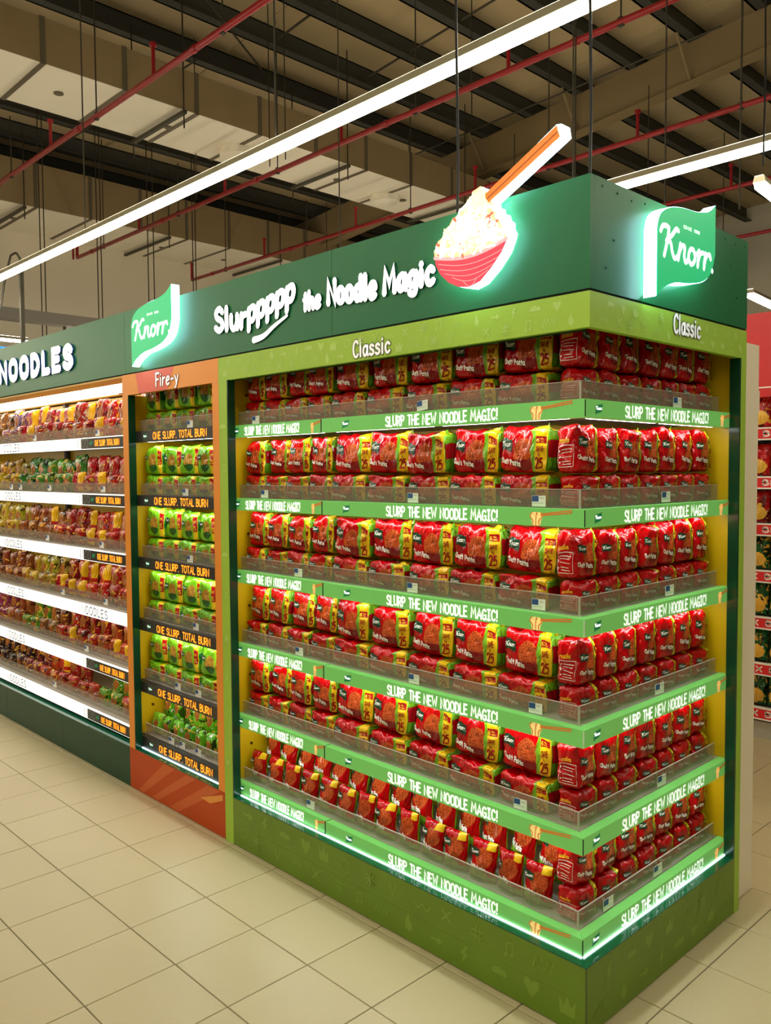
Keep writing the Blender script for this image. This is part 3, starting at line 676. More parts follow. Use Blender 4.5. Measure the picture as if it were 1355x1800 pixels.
gp('jamb', 'jamb_green', -1.7219, -1.716, 0.0005, .036, ZB, B1); gp('jamb', 'jamb_green', -.036, -.0005, .936, .9449, ZB, B1)
gp('head_return', 'jamb_green', -1.716, -.03, .0205, .036, B1-.004, B1+.02)
BP = [(-1.722, -1.2), (-1.1985, -.6), (-.5985, 0)]
for a, b in ((-1.722, 0),):
    for z0, z1 in ((.004, .098), (.0985, ZB)): gp('base_panel', 'base_green', a, b, 0, .02, z0, z1)
for z0, z1 in ((.004, ZB),): gp('base_panel', 'base_green', -.02, 0, .0205, .945, z0, z1)
MB().box(-.0022, .0012, -.0012, .0022, .004, ZB).build('worn_corner', 'outline', gs)
gp('kick_gap', 'dark_gap', GX, -.005, .004, .98, 0, .004)
motifs(gs, 'motif_base', front, -1.72, -.01, .02, .19, .062, 2, 2); motifs(gs, 'motif_base', side, .02, .93, .02, .19, .058, 9, 2)
mb = MB().box(-1.722, 0, 0, .05, ZB+.0005, ZB+.004).box(-.05, 0, .05, .945, ZB+.0005, ZB+.004); mb.build('base_ledge', 'ledge_green', gs)
mb = MB().box(-1.71, -.036, .030, .0345, ZB+.004, ZB+.0075).box(-.0345, -.030, .036, .935, ZB+.004, ZB+.0075); mb.build('base_light_line', 'led_line', gs)
gp('side_panel', 'panel_yellow', -1.764, -1.758, .036, .45, ZB, 2.037); gp('side_panel', 'panel_yellow', -.45, -.036, .962, .968, ZB, 2.037)
gp('back_panel', 'panel_yellow', -1.758, -.45, .45, .456, ZB, 2.037); gp('back_panel', 'panel_yellow', -.456, -.45, .456, .962, ZB, 2.037)
gp('top_board', 'panel_yellow', -1.764, -.021, .036, .968, 2.038, 2.046)
for z in (1.90, 1.60, 1.31, 1.0, .70, .40):
    MB().cyl((-1.758, .12, z), (-1.752, .12, z), .006, 10).build('screw', 'screw', gs)
def riser_front(parent, x0, x1, y, z, h=.053):
    MB().box(x0, x1, y, y+.003, z, z+h).build('acrylic_riser', 'acrylic', parent)
def riser_side(parent, y0, y1, x, z, h=.053):
    MB().box(x-.003, x, y0, y1, z, z+h).build('acrylic_riser', 'acrylic', parent)
def price_tag(parent, axis, u, z, d, w=.048, h=.032, tilt=0.):
    """d: coordinate of the face it is stuck to"""
    mb = MB()
    def f(off):
        if axis == 'f': return lambda a, b: (u+a, d-off, z+b+tilt*a)
        return lambda a, b: (d+off, u+a, z+b+tilt*a)
    mb.ribbon(poly_rb([(0, 0), (w, 0), (w, h), (0, h)]), f(.0015), 0, f(.0), 0)
    mb.ribbon(poly_rb([(.001, h*.45), (w*.5, h*.45), (w*.5, h-.001), (.001, h-.001)]), f(.002), 1)
    mb.ribbon(poly_rb([(.003, h*.30), (w*.85, h*.30), (w*.85, h*.33), (.003, h*.33)]), f(.002), 2); mb.ribbon(poly_rb([(w*.58, h*.74), (w*.88, h*.74), (w*.88, h*.79), (w*.58, h*.79)]), f(.002), 2)
    return mb.build('price_tag', ['tag_white', 'tag_blue', 'tag_grey'], parent)
def strip_art(parent, fn1, u0, u1, z, lg, t0_, t1_, gr):
    """logo, slogan and noodle drawing printed on a shelf strip; fn1 = plane slightly proud of the strip"""
    h = SH; w = h*.72; P = [(lg+w*a, z+.15*h+h*.68*b) for a, b in FLAG]
    MB().ribbon(poly_rb(P), fn1(.0006)).build('strip_logo', 'logo_flag', parent)
    fit_script(MB(), fn1(.0012), lg+.002, lg+w*.95, z+.45*h, .19*h, 0, .2, 2).build('logo_lettering', 'strip_text', parent)
    fit_text(MB(), 'SLURP THE NEW NOODLE MAGIC!', fn1(.0008), t0_, t1_, z+.17*h, .62*h, 0, .19, .14, .05, 3).build('strip_lettering', 'strip_text', parent)
    mb = MB(); L = gr[1]-gr[0]; d = L*.34
    for q in range(7): mb.ribbon(stroke(smooth_pts([(gr[0]+d*(.12+.085*q), z+.03*h), (gr[0]+d*(.16+.075*q), z+.3*h), (gr[0]+d*(-.05+.15*q), z+.52*h), (gr[0]+d*(.08+.12*q), z+.74*h), (gr[0]+d*(.3+.08*q), z+.60*h)], 3), d*.07, 2), fn1(.0008+.0001*q), 0 if q % 3 else 2)
    for q in range(2): mb.ribbon(stroke([(gr[0]+d*.7, z+(.58+.08*q)*h), (gr[1], z+(.80+.13*q)*h)], h*.07, 2), fn1(.0011), 1)
    mb.ribbon(poly_rb([(gr[0]+d*.1, z+.02*h), (gr[0]+d*.7, z+.02*h), (gr[0]+d*.75, z+.3*h), (gr[0]+d*.9, z+.55*h), (gr[0]+d*.7, z+.76*h), (gr[0]+d*.3, z+.78*h), (gr[0], z+.6*h), (gr[0]+d*.05, z+.35*h)]), fn1(.0006), 0)
    mb.build('noodle_graphic', ['noodle_print', 'stick_print', 'noodle_shade'], parent)
tagx = {0: ((-1.64, 0), (-.70, .1)), 1: ((-1.585, 0), (-.745, 0), (-.235, 0)), 2: ((-1.37, 0), (-.75, .02), (-.235, .02)), 3: ((-1.37, 0), (-.745, .02), (-.245, .03)), 4: ((-.30, .05),), 5: ((-1.31, .02),)}
tagy = {0: (.60,), 1: (.53,), 2: (.56,), 3: (.50,), 4: (.52,), 5: (.20, .50)}
for k, z in enumerate(ZS):
    zt = z+SH
    sh = MB().box(-1.757, -.066, .066, .449, z+.010, zt-.002).box(-.449, -.066, .449, .960, z+.010, zt-.002).build('shelf', 'shelf_metal', gs)
    MB().box(-1.757, -1.1605, .041, .068, z, zt).build('sign_strip', 'strip_green', sh)
    m = .012
    mb = MB(); mb.v = [(-1.155, .035, z), (-.035, .035, z), (-.068, .068, z), (-1.155, .068, z), (-1.155, .035, zt), (-.035, .035, zt), (-.068, .068, zt), (-1.155, .068, zt)]
    mb.f = [(0,3,2,1),(4,5,6,7),(0,1,5,4),(1,2,6,5),(2,3,7,6),(3,0,4,7)]; mb.m = [0]*6; mb.build('sign_strip', 'strip_green', sh)
    mb = MB(); mb.v = [(-.035, .0365, z), (-.035, .958, z), (-.068, .958, z), (-.068, .0695, z), (-.035, .0365, zt), (-.035, .958, zt), (-.068, .958, zt), (-.068, .0695, zt)]
    mb.f = [(0,1,2,3)[::-1], (4,5,6,7), (0,1,5,4), (1,2,6,5), (2,3,7,6), (3,0,4,7)]; mb.m = [0]*6; mb.build('sign_strip', 'strip_green', sh)
    MB().cyl((-.0345, .0347, z+.002), (-.0345, .0347, zt-.002), .0016, 6).build('corner_seam', 'tag_white' if k in (2, 3) else 'dark_gap', sh)
    MB().box(-1.1602, -1.1553, .0345, .067, z+.0005, zt-.0005).build('strip_joint', 'dark_gap', sh)
    strip_art(sh, lambda d: front(-(.041-d)), 0, 0, z, -1.735, -1.655, -1.295, (-1.225, -1.165))
    strip_art(sh, lambda d: front(-(.035-d)), 0, 0, z, -1.04, -.815, -.335, (-.215, -.075))
    strip_art(sh, lambda d: side(-.035+d), 0, 0, z, .085, .245, .775, (.865, .955))
    riser_front(sh, -1.74, -1.157, .069, zt); riser_front(sh, -1.154, -.075, .069, zt); riser_side(sh, .070, .93, -.071, zt)
    MB().box(-1.74, -.072, .0685, .0725, zt+.053, zt+.055).build('riser_edge', 'acrylic_edge', sh); MB().box(-.0745, -.0705, .07, .93, zt+.053, zt+.055).build('riser_edge', 'acrylic_edge', sh)
    MB().box(-.0755, -.0705, .0680, .073, zt, zt+.054).build('riser_corner', 'acrylic_edge', sh)
    for u, tl in tagx[k]: price_tag(sh, 'f', u, zt+.003, .069, tilt=tl)
    for u in tagy[k]: price_tag(sh, 's', u, zt+.004, -.071, .055, .034)
    if k < 5:
        for a, b in ((-1.70, -1.20), (-1.13, -.64), (-.60, -.12)): MB().box(a, b, .072, .088, z+.001, z+.0095).build('light_tube', 'tube', sh)
        for a, b in ((.12, .5), (.54, .90)): MB().box(-.088, -.072, a, b, z+.001, z+.0095).build('light_tube', 'tube', sh)

# ================================================================== ORANGE STAND
OX = -2.637
os_ = empty('orange_display_stand', (-2.2, 0, 0)); tag(os_, 'orange display stand of green noodle packs headed Fire-y', 'display stand')
def op(name, m, *b): return under(os_, box(name, m, b))
op('top_band', 'orange_panel', OX, GX-.001, 0, .02, B1-.003, H0-.006)
op('side_post', 'orange_panel', OX, -2.582, 0, .02, .205, B1-.003); op('side_post', 'orange_panel', -1.832, GX-.001, 0, .02, .205, B1-.003)
op('base_panel', 'orange_base', OX, GX-.001, 0, .02, .004, .204); op('kick_gap', 'dark_gap', OX, GX-.001, .004, .45, 0, .004)
op('jamb', 'jamb_green', -2.5819, -2.576, .0005, .036, .205, B1-.003)
op('base_ledge', 'ledge_green', -2.576, -1.832, .0, .05, .2045, .208); op('base_light_line', 'led_line', -2.57, -1.84, .030, .0345, .208, .2115)
under(os_, MB().ribbon(poly_rb([(-2.47, B1-.002), (-2.25, B1-.002), (-2.21, H0-.007), (-2.50, H0-.007)]), front(.0006)).build('printed_flash', 'coral'))
under(os_, MB().ribbon(poly_rb([(-2.25, B1-.002), (-2.20, B1-.002), (-2.14, H0-.007), (-2.21, H0-.007)]), front(.0006)).build('printed_flash', 'coral'))
mb = MB()
for a, b, c, d in ((-2.55, -2.50, -2.30, -2.20), (-2.42, -2.36, -2.10, -2.02), (-2.25, -2.17, -1.92, -1.82)): mb.ribbon(poly_rb([(a, .01), (b, .01), (d, .2), (c, .2)]), front(.0006))
under(os_, mb.build('printed_rays', 'orange_ray'))
under(os_, MB().ribbon(poly_rb([(-1.98, .13), (-1.80, .19), (-1.80, .165), (-1.90, .125)]), front(.0008)).build('printed_flash', 'orange_light'))
under(os_, fit_text(MB(), 'Fire-y', front(.0016), -2.30, -2.10, 1.972, .058, 0, .27, .14, k=4).build('lettering_outline', 'outline_orange'))
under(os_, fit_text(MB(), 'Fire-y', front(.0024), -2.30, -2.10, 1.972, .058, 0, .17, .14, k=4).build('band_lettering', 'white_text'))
op('side_panel', 'panel_yellow', -2.624, -2.618, .036, .45, .205, B1); op('side_panel', 'panel_yellow', -1.80, -1.794, .036, .45, .205, B1)
op('back_panel', 'panel_yellow', -2.618, -1.80, .45, .456, .205, B1); op('top_board', 'panel_yellow', -2.624, -1.794, .036, .45, 2.038, 2.046)
for z in (1.90, 1.60, 1.31, 1.0, .70, .40): under(os_, MB().cyl((-2.618, .12, z), (-2.612, .12, z), .006, 10).build('screw', 'screw'))
OZ = [1.722, 1.412, 1.106, .798, .490, .214]
def fire_text(parent, fn, a, b, z, h):
    fit_text(MB(), 'ONE SLURP. TOTAL BURN', fn(.0006), a, b, z, h, 0, .25, .12, 0, 2).build('lettering_edge', 'fire_edge', parent)
    fit_text(MB(), 'ONE SLURP. TOTAL BURN', fn(.0010), a, b, z, h, 0, .17, .12, 0, 2).build('strip_lettering', 'fire_text', parent)
for k, z in enumerate(OZ):
    zt = z+.052
    sh = under(os_, box('shelf', 'shelf_metal', (-2.617, -1.801, .066, .449, z+.01, zt-.002)))
    inv = lambda o: setattr(o, 'matrix_parent_inverse', Matrix.Translation((0, 0, 0)))
    MB().box(-2.617, -1.801, .036, .068, z, zt).build('sign_strip', 'black_strip', sh)
    P = [(-2.50+.034*a, z+.012+.028*b) for a, b in FLAG]
    MB().ribbon(poly_rb(P), front(-.0354)).build('strip_logo', 'logo_flag', sh)
    fit_script(MB(), front(-.0350), -2.499, -2.467, z+.024, .008, 0, .22, 2).build('logo_lettering', 'strip_text', sh)
    fire_text(sh, lambda d: front(-(.036-d)), -2.405, -1.935, z+.011, .031)
    riser_front(sh, -2.60, -1.815, .069, zt)
    MB().box(-2.60, -1.815, .0685, .0725, zt+.053, zt+.055).build('riser_edge', 'acrylic_edge', sh)
    for u in ((-2.15,), (-2.20,), (-2.17,), (-2.13,), (-2.30, -2.12), (-2.37, -2.27, -2.13))[k]: price_tag(sh, 'f', u, zt+.003, .069)
    if k < 5: MB().box(-2.55, -1.85, .072, .088, z+.001, z+.0095).build('light_tube', 'tube', sh)

# ================================================================== NOODLE GONDOLA (left)
nx0, nx1 = HX, OX-.001
ng = empty('white_noodle_gondola', (-3.8, 0, 0)); tag(ng, 'long gondola with glowing white NOODLES shelf strips and dark green base', 'shelving')
def np_(name, m, *b): return under(ng, box(name, m, b))
for a, b in ((nx0, -4.30), (-4.298, -3.45), (-3.448, nx1)): np_('base_panel', 'gondola_base', a, b, 0, .02, .004, .20)
np_('kick_gap', 'dark_gap', nx0, nx1, .004, .45, 0, .004); np_('base_ledge', 'ledge_green', nx0, nx1, 0, .05, .2005, .204)
np_('back_panel', 'panel_yellow', nx0, nx1, .45, .456, .2, 2.03)
np_('soffit', 'soffit', nx0, nx1, .0, .12, H0-.016, H0-.007); np_('soffit', 'soffit', nx0, nx1, .40, .45, H0-.016, H0-.007)
np_('light_panel', 'light_panel', -5.85, -3.48, .12, .40, H0-.012, H0-.007); np_('light_panel', 'light_panel', -3.40, nx1, .12, .40, H0-.012, H0-.007)
np_('end_panel', 'panel_yellow', nx0, nx0+.012, .036, .449, .205, 2.03)
for x in (-3.44, -4.30): np_('upright', 'shelf_dark', x-.015, x+.015, .42, .448, .2, 2.03)
NZ = [1.700, 1.400, 1.100, .795, .505, .222]
for k, z in enumerate(NZ):
    zt = z+.066
    sh = under(ng, box('shelf', 'shelf_metal', (nx0+.013, nx1, .075, .449, z+.02, zt-.002)))
    for a, b in ((nx0, -4.32), (-4.318, -3.46), (-3.458, nx1)):
        MB().box(a, b, .036, .047, z, zt-.003).build('sign_strip', 'white_strip', sh); MB().box(a, b, .0475, .0745, z+.02, zt-.002).build('shelf_lip', 'shelf_metal', sh)
        riser_front(sh, a+.003, b-.003, .076, zt, .055)
    for a in (-4.38, -3.235): fit_text(MB(), 'NOODLES', front(-.0354), a, a+.31, z+.011, .042, 0, .13, .22, 0, 3).build('strip_lettering', 'strip_black_text', sh)
    if k != 3:
        MB().box(-3.19, -2.70, .0335, .0352, z+.004, z+.058).build('placard', 'black_strip', sh)
        fit_text(MB(), 'OO', front(-.0330), -3.172, -3.10, z+.012, .040, 0, .1, .22).build('placard_lettering', 'tag_grey', sh)
        P = [(-3.085+.034*a, z+.018+.028*b) for a, b in FLAG]; MB().ribbon(poly_rb(P), front(-.0330)).build('strip_logo', 'logo_flag', sh)
        fire_text(sh, lambda d: front(-(.0334-d)), -3.02, -2.745, z+.017, .028)
    for u in ((-3.95, -3.1), (-4.35, -4.2, -3.75, -3.05), (-3.8, -3.08), (-3.6, -3.05), (-3.3,), (-3.75,))[k]: price_tag(sh, 'f', u, zt+.005, .076)
    if k < 5:
        for a, b in ((-5.8, -4.4), (-4.25, -3.5), (-3.4, -2.7)): MB().box(a, b, .08, .10, z+.008, z+.019).build('light_tube', 'tube_soft', sh)
#PACKS
# ================================================================== PACKS
def soft_box(w, d, h, seed, amp=.006, rnd=8.0):
    """surface point of a soft cushion-like packet from a cube point (a,b,c) in -1..1; z from 0"""
    o = Vector((seed*7.31, seed*3.17, seed*1.9))
    def P(a, b, c, off=0.):
        N = (abs(a)**rnd+abs(b)**rnd+abs(c)**rnd)**(1/rnd); a2, b2, c2 = a/N, b/N, c/N
        bul = .86+.14*(1-a*a)*(1-c*c)
        p = Vector((a2*w/2*(1-.03*c), b2*d/2*bul, (c2+1)*h/2))
        q = Vector((a*w*5, b*d*5, c*h*5))*2.2
        nv = Vector((noise.noise(q+o), noise.noise(q+o+Vector((9, 0, 0))), noise.noise(q+o+Vector((0, 17, 0)))))
        k = amp*(1+1.3*max(0, c-.5)*2)
        cr = .5-abs(noise.noise(q*2.3+o*1.7)); cr = max(0, cr-.28)*4.5                        # sharp creases
        edge = max(abs(a), abs(c))**3
        p -= Vector((a*.35, b, c*.3))*cr*.0035*(.35+edge)
        p += Vector((nv.x*k*.8, nv.y*k, nv.z*k*.9*(1 if c > -.5 else .3)))
        if b < -.99: p.y -= off
        if a < -.99: p.x -= off
        if a > .99: p.x += off
        return p
    return P
def soft_mesh(name, P, mname, nx=20, nd=8, nz=16, flap=None):
    vs, fs, uv, ix = [], [], [], {}
    def vid(a, b, c):
        k = (round(a, 4), round(b, 4), round(c, 4))
        if k not in ix: ix[k] = len(vs); vs.append(P(a, b, c))
        return ix[k]
    def grid(f, n, m, fu):
        for i in range(n):
            for j in range(m):
                q = [(i, j), (i+1, j), (i+1, j+1), (i, j+1)]
                fs.append(tuple(vid(*f(-1+2*x/n, -1+2*y/m)) for x, y in q)); uv.extend(fu(x/n, y/m) for x, y in q)
    grid(lambda s, t: (s, -1, t), nx, nz, lambda s, t: (s, t))
    grid(lambda s, t: (1, s, t), nd, nz, lambda s, t: (1+.5*s, t))
    grid(lambda s, t: (-s, 1, t), nx, nz, lambda s, t: (-3+s, t))
    grid(lambda s, t: (-1, -s, t), nd, nz, lambda s, t: (-.5+.5*s, t))
    grid(lambda s, t: (s, t, 1), nx, nd, lambda s, t: (s, 1+.5*t))
    grid(lambda s, t: (s, -t, -1), nx, nd, lambda s, t: (s, -.5+.5*t))
    if flap:                                                            # crimped seal standing up at the right end
        a0, a1, hh = flap; n = 5; row = []
        for i in range(n+1):
            s = i/n; a = a0+(a1-a0)*s; b = -.9+1.5*s*.4
            base = P(a, b, .97); tip = base+Vector((.004+.006*math.sin(5*s), .010*math.sin(3*s+1), hh*(.35+.65*s)*(1 if i % 2 else .82)))
            row.append((base-Vector((0, 0, .006)), tip)); 
        i0 = len(vs)
        for b_, t_ in row: vs.extend([b_, t_])
        for i in range(n):
            fs.append((i0+2*i, i0+2*i+2, i0+2*i+3, i0+2*i+1)); s0, s1 = .82+.3*i/n, .82+.3*(i+1)/n
            uv.extend([(s0, 1.0), (s1, 1.0), (s1, 1.2), (s0, 1.2)])
    me = bpy.data.meshes.new(name); me.from_pydata([tuple(v) for v in vs], [], fs); me.materials.append(MATS[mname])
    l = me.uv_layers.new(name='UVMap'); l.data.foreach_set('uv', [x for p in uv for x in p]); me.polygons.foreach_set('use_smooth', [True]*len(fs)); me.update()
    return me
def pouch(w, d, h, seed, amp=.009):
    o = Vector((seed*5.1, seed*2.7, seed*8.3))
    def P(a, b, c, off=0.):
        t = max(0, 1-abs(c)**5)**.6*max(0, 1-abs(a)**4)**.5
        q = Vector((a*w, b*.02, c*h))*16
        k = noise.noise(q+o); k2 = noise.noise(q*1.7+o+Vector((4, 4, 4)))
        return Vector((a*w/2*(1-.05*(1-c*c))+k2*amp*.5, b*(d/2*t+.0015)+k*amp*(.4+t)-(off if b < 0 else 0), (c+1)*h/2*(1+.02*k2)))
    return P
def pouch_mesh(name, P, mname, nx=9, nz=11):
    vs, fs, uv = [], [], []
    cs = [-1, -.94]+[-.86+1.72*i/(nz-3) for i in range(nz-2)]+[.94, 1]
    for b in (-1, 1):
        i0 = len(vs)
        for c in cs:
            for i in range(nx+1): vs.append(P(-1+2*i/nx, b, c))
        for j in range(len(cs)-1):
            for i in range(nx):
                q = [(i, j), (i+1, j), (i+1, j+1), (i, j+1)]
                if b > 0: q = q[::-1]
                fs.append(tuple(i0+x+y*(nx+1) for x, y in q)); uv.extend((x/nx-(0 if b < 0 else 3), (cs[y]+1)/2) for x, y in q)
    n = len(cs)*(nx+1)                                                 # close the side edges
    for j in range(len(cs)-1):
        for i, fl in ((0, 0), (nx, 1)):
            q = (i+j*(nx+1), n+i+j*(nx+1), n+i+(j+1)*(nx+1), i+(j+1)*(nx+1)); fs.append(q if fl else q[::-1]); uv.extend([(.01, .1)]*4)
    me = bpy.data.meshes.new(name); me.from_pydata([tuple(v) for v in vs], [], fs); me.materials.append(MATS[mname])
    l = me.uv_layers.new(name='UVMap'); l.data.foreach_set('uv', [x for p in uv for x in p]); me.polygons.foreach_set('use_smooth', [True]*len(fs)); me.update()
    return me
def data_of(o):
    me = o.data; bpy.data.objects.remove(o); return me
def print_meshes(P, kind):
    """flag, name and price lettering following the packet's front"""
    SZ = {'big': (.205, .137), 'small': (.135, .140), 'single': (.108, .135), 'chilli': (.165, .137)}[kind]
    F = lambda off: (lambda u, v: P(2*u-1, -1, 2*v-1, off))
    M = lambda off: (lambda x, y: P(2*x/SZ[0]-1, -1, 2*y/SZ[1]-1, off))
    def ft(mb, s, off, u0, u1, v0, hh, m, w, tilt=0., jit=0.):
        f = M(off); fit_text(mb, s, lambda x, y: f(x, y-tilt*(x-u0*SZ[0])), u0*SZ[0], u1*SZ[0], v0*SZ[1], hh*SZ[1], m, w, .13, jit, 2)
    def fine(pts, n=3):                                                # flag outline as a small grid so it follows the bulge
        return pts
    out = []
    lay = {'big': ((.05, .30, .50, .74), (.06, .50, .21, .115), (.80, .985)), 'small': ((.06, .40, .54, .72), (.06, .64, .27, .09), (.85, .995)),
           'single': ((.06, .40, .60, .78), (.08, .66, .33, .085), None), 'chilli': ((.06, .30, .52, .68), None, (.81, .99))}[kind]
    a, b, c, d = lay[0]
    def flagmesh():
        mb = MB(); n, m = 6, 4; i0 = 0; f = F(.0022)
        for j in range(m+1):
            for i in range(n+1):
                s, t = i/n, j/m; v = c+(d-c)*(t+.10*math.sin(s*2*PI*.9)*(1 if 0 < 1 else 0)); mb.v.append(f(a+(b-a)*s, v))
        for j in range(m):
            for i in range(n): mb.f.append((j*(n+1)+i, j*(n+1)+i+1, (j+1)*(n+1)+i+1, (j+1)*(n+1)+i)); mb.m.append(0)
        fit_script(mb, M(.0032), (a+.012)*SZ[0], (b-.008)*SZ[0], (c+(d-c)*.34)*SZ[1], (d-c)*.44*SZ[1], 1, .15, 2)
        return mb.build('logo_flag', ['print_flag', 'print_white'])
    out.append(('logo_flag', data_of(flagmesh())))
    if lay[1]:
        u0, u1, v0, hh = lay[1]; mb = MB(); ft(mb, 'Chatt Patta', .0026, u0, u1, v0, hh, 0, .2, .12, .04)
        out.append(('name_lettering', data_of(mb.build('name_lettering', 'print_white'))))
    if lay[2]:
        u0, u1 = lay[2]; w = u1-u0; mb = MB()
        if kind == 'chilli':
            ft(mb, '15', .0026, u0+.12*w, u1-.1*w, .36, .14, 1, .22); ft(mb, 'SAVE', .0026, u0+.1*w, u1-.08*w, .62, .09, 1, .2)
        else:
            b_ = kind == 'big'
            ft(mb, '6', .0026, u0+.10*w, u0+.34*w, .69 if b_ else .72, .085 if b_ else .05, 1, .2)
            ft(mb, 'MEAL', .0026, u0+.46*w, u0+.88*w, .745, .032, 1, .18); ft(mb, 'MASALA', .0026, u0+.46*w, u0+.92*w, .69, .03, 1, .18)
            ft(mb, 'SAVE', .0026, u0+.10*w, u1-.10*w, .47, .11, 0, .2); ft(mb, 'Rs.', .0026, u0+.32*w, u0+.66*w, .36, .07, 0, .18)
            ft(mb, '25' if b_ else '15', .0026, u0+.08*w, u1-.06*w, .08, .23, 0, .2)
        out.append(('price_lettering', data_of(mb.build('price_lettering', ['print_red', 'print_yellow']))))
    return out
def side_print(P):
    f = lambda u, v: P(-1, 1-2*u, 2*v-1, .0024)
    mb = MB(); fit_text(mb, 'noodles', f, .16, .66, .62, .10, 1, .2, .12, .02, 2); fit_text(mb, 'Future of', f, .16, .5, .76, .05, 0, .16, .12, 0, 2) if False else None
    for v, a, b in ((.56, .12, .88), (.12, .12, .88)): mb.ribbon(stroke([(a+(b-a)*q/6, v) for q in range(7)], .012, 0), f, 0)
    for u in (.12, .88): mb.ribbon(stroke([(u, .12+.44*q/6) for q in range(7)], .014, 0), f, 0)
    for v, a, b in ((.48, .3, .8), (.42, .3, .72), (.33, .3, .78), (.24, .3, .7), (.18, .3, .75)): mb.ribbon(stroke([(a+(b-a)*q/5, v) for q in range(6)], .012, 0), f, 0)
    for v in (.46, .34, .22): mb.ribbon(stroke([(.19, v), (.22, v+.01)], .035, 2), f, 0)
    return ('back_lettering', data_of(mb.build('back_lettering', ['print_white', 'print_yellow'])))
def make_kind(kind, size, mname, n, flap, maker='box'):
    out = []
    for s in range(n):
        if maker == 'box': P = soft_box(*size, s+1+len(kind)); me = soft_mesh('noodle_pack', P, mname, flap=flap)
        else: P = pouch(*size, s+1+len(kind)); me = pouch_mesh('noodle_pack', P, mname)
        out.append((me, print_meshes(P, kind) if kind in ('big', 'small', 'single', 'chilli') else [], P, size))
    return out
BIG = make_kind('big', (.205, .092, .137), 'pack_big', 4, (.66, 1.0, .017))
SML = make_kind('small', (.135, .084, .140), 'pack_small', 4, (.70, 1.0, .016))
BIG0 = make_kind('big', (.205, .092, .137), 'pack_big', 4, None)
SML0 = make_kind('small', (.135, .084, .140), 'pack_small', 4, None)
CHL0 = make_kind('chilli', (.165, .090, .137), 'pack_chilli', 4, None)
SGL = make_kind('single', (.108, .034, .135), 'pack_single', 4, None, 'pouch')
CHL = make_kind('chilli', (.165, .090, .137), 'pack_chilli', 4, (.66, 1.0, .017))
PPL = make_kind('plain', (.105, .05, .14), 'pouch_plain', 3, None, 'pouch')
PST = make_kind('strip', (.105, .05, .14), 'pouch_strip', 3, None, 'pouch')
PPI = make_kind('picture', (.135, .05, .20), 'pouch_picture', 3, None, 'pouch')
SIDEP = [side_print(k[2]) for k in SML]
R = random.Random(11)
ORD = ['first', 'second', 'third', 'fourth', 'fifth', 'sixth', 'seventh', 'eighth', 'ninth', 'tenth', 'eleventh', 'twelfth', 'thirteenth', 'fourteenth', 'fifteenth', 'sixteenth', 'seventeenth', 'eighteenth', 'nineteenth', 'twentieth', 'twenty-first', 'twenty-second', 'twenty-third']
SHN = ['top', 'second', 'third', 'fourth', 'fifth', 'bottom']
def put(name, proto, loc, rz, label, cat, group, scale=(1, 1, 1), rx=0., ry=0., color=None, extra=None):
    me, prints, P, size = proto
    o = bpy.data.objects.new(name, me); COL.objects.link(o)
    o.location = loc; o.rotation_euler = (rx, ry, rz); o.scale = scale
    if color: o.color = color
    for nm, pm in prints+([extra] if extra else []):
        c = bpy.data.objects.new(nm, pm); COL.objects.link(c); c.parent = o
    return tag(o, label, cat, group)
def j(a): return R.uniform(-a, a)
def fill(ws, total): k = total/sum(ws); return [w*k for w in ws]
# ---- green stand, long front: four narrow packs then five wide ones, two layers on each shelf
for k, z in enumerate(ZS[:5]):
    zt = z+SH
    for layer in (0, 1):
        row = ('lower', 'upper')[layer]; ws = fill([.140]*4+[.196]*5, 1.740-.195); x = -1.735+.012*layer*R.random()
        for i, w in enumerate(ws):
            big = i >= 4; pr_ = R.choice((BIG if big else SML) if layer else (BIG0 if big else SML0)); s = w/(.205 if big else .135)*(.955 if layer == 0 else .935)
            h = .093 if layer == 0 else R.uniform(.132, .141)
            if k == 0 and layer: h = .138
            zz = zt+.0005 if layer == 0 else zt+.0985
            lean = R.uniform(0, .10) if layer else 0; zz += .045*math.sin(lean)
            dy = .128+(j(.003) if layer == 0 else .010+j(.010))
            put('noodle_multipack', pr_, (x+w/2+j(.004), dy, zz), j(.03) if layer == 0 else j(.085), f'red noodle multipack, {ORD[i]} from left, {row} layer, front of {SHN[k]} shelf, green stand', 'noodle pack', 'red noodle multipacks on the front of the green stand',
                (s, 1.0, h/(.137 if big else .140)), rx=-lean, ry=0 if layer == 0 else j(.03))
            x += w
# ---- green stand, short end: seven packs, two layers
for k, z in enumerate(ZS):
    zt = z+SH
    for layer in (0, 1):
        row = ('lower', 'upper')[layer]; n = 7; y0, y1 = .090, .925; w = (y1-y0)/n
        for i in range(n):
            q = R.randrange(4); h = .093 if layer == 0 else R.uniform(.128, .142)
            if k == 5 and layer: h *= .92
            put('noodle_bag', (SML0, SML)[layer][q], (-.126-(.003 if layer else 0)+j(.002), y0+w*(i+.5)+j(.003), zt+.0005 if layer == 0 else zt+.1000), PI/2+(j(.03) if layer == 0 else j(.10)),
                f'red noodle bag, {ORD[i]} from corner, {row} layer, short end of {SHN[k]} shelf, green stand', 'noodle pack', 'red noodle bags on the short end of the green stand',
                (w/.135*.915, 1.0, h/.140), rx=0 if layer == 0 else -R.uniform(0, .05), ry=0 if layer == 0 else j(.04), extra=SIDEP[q] if i == 0 else None)
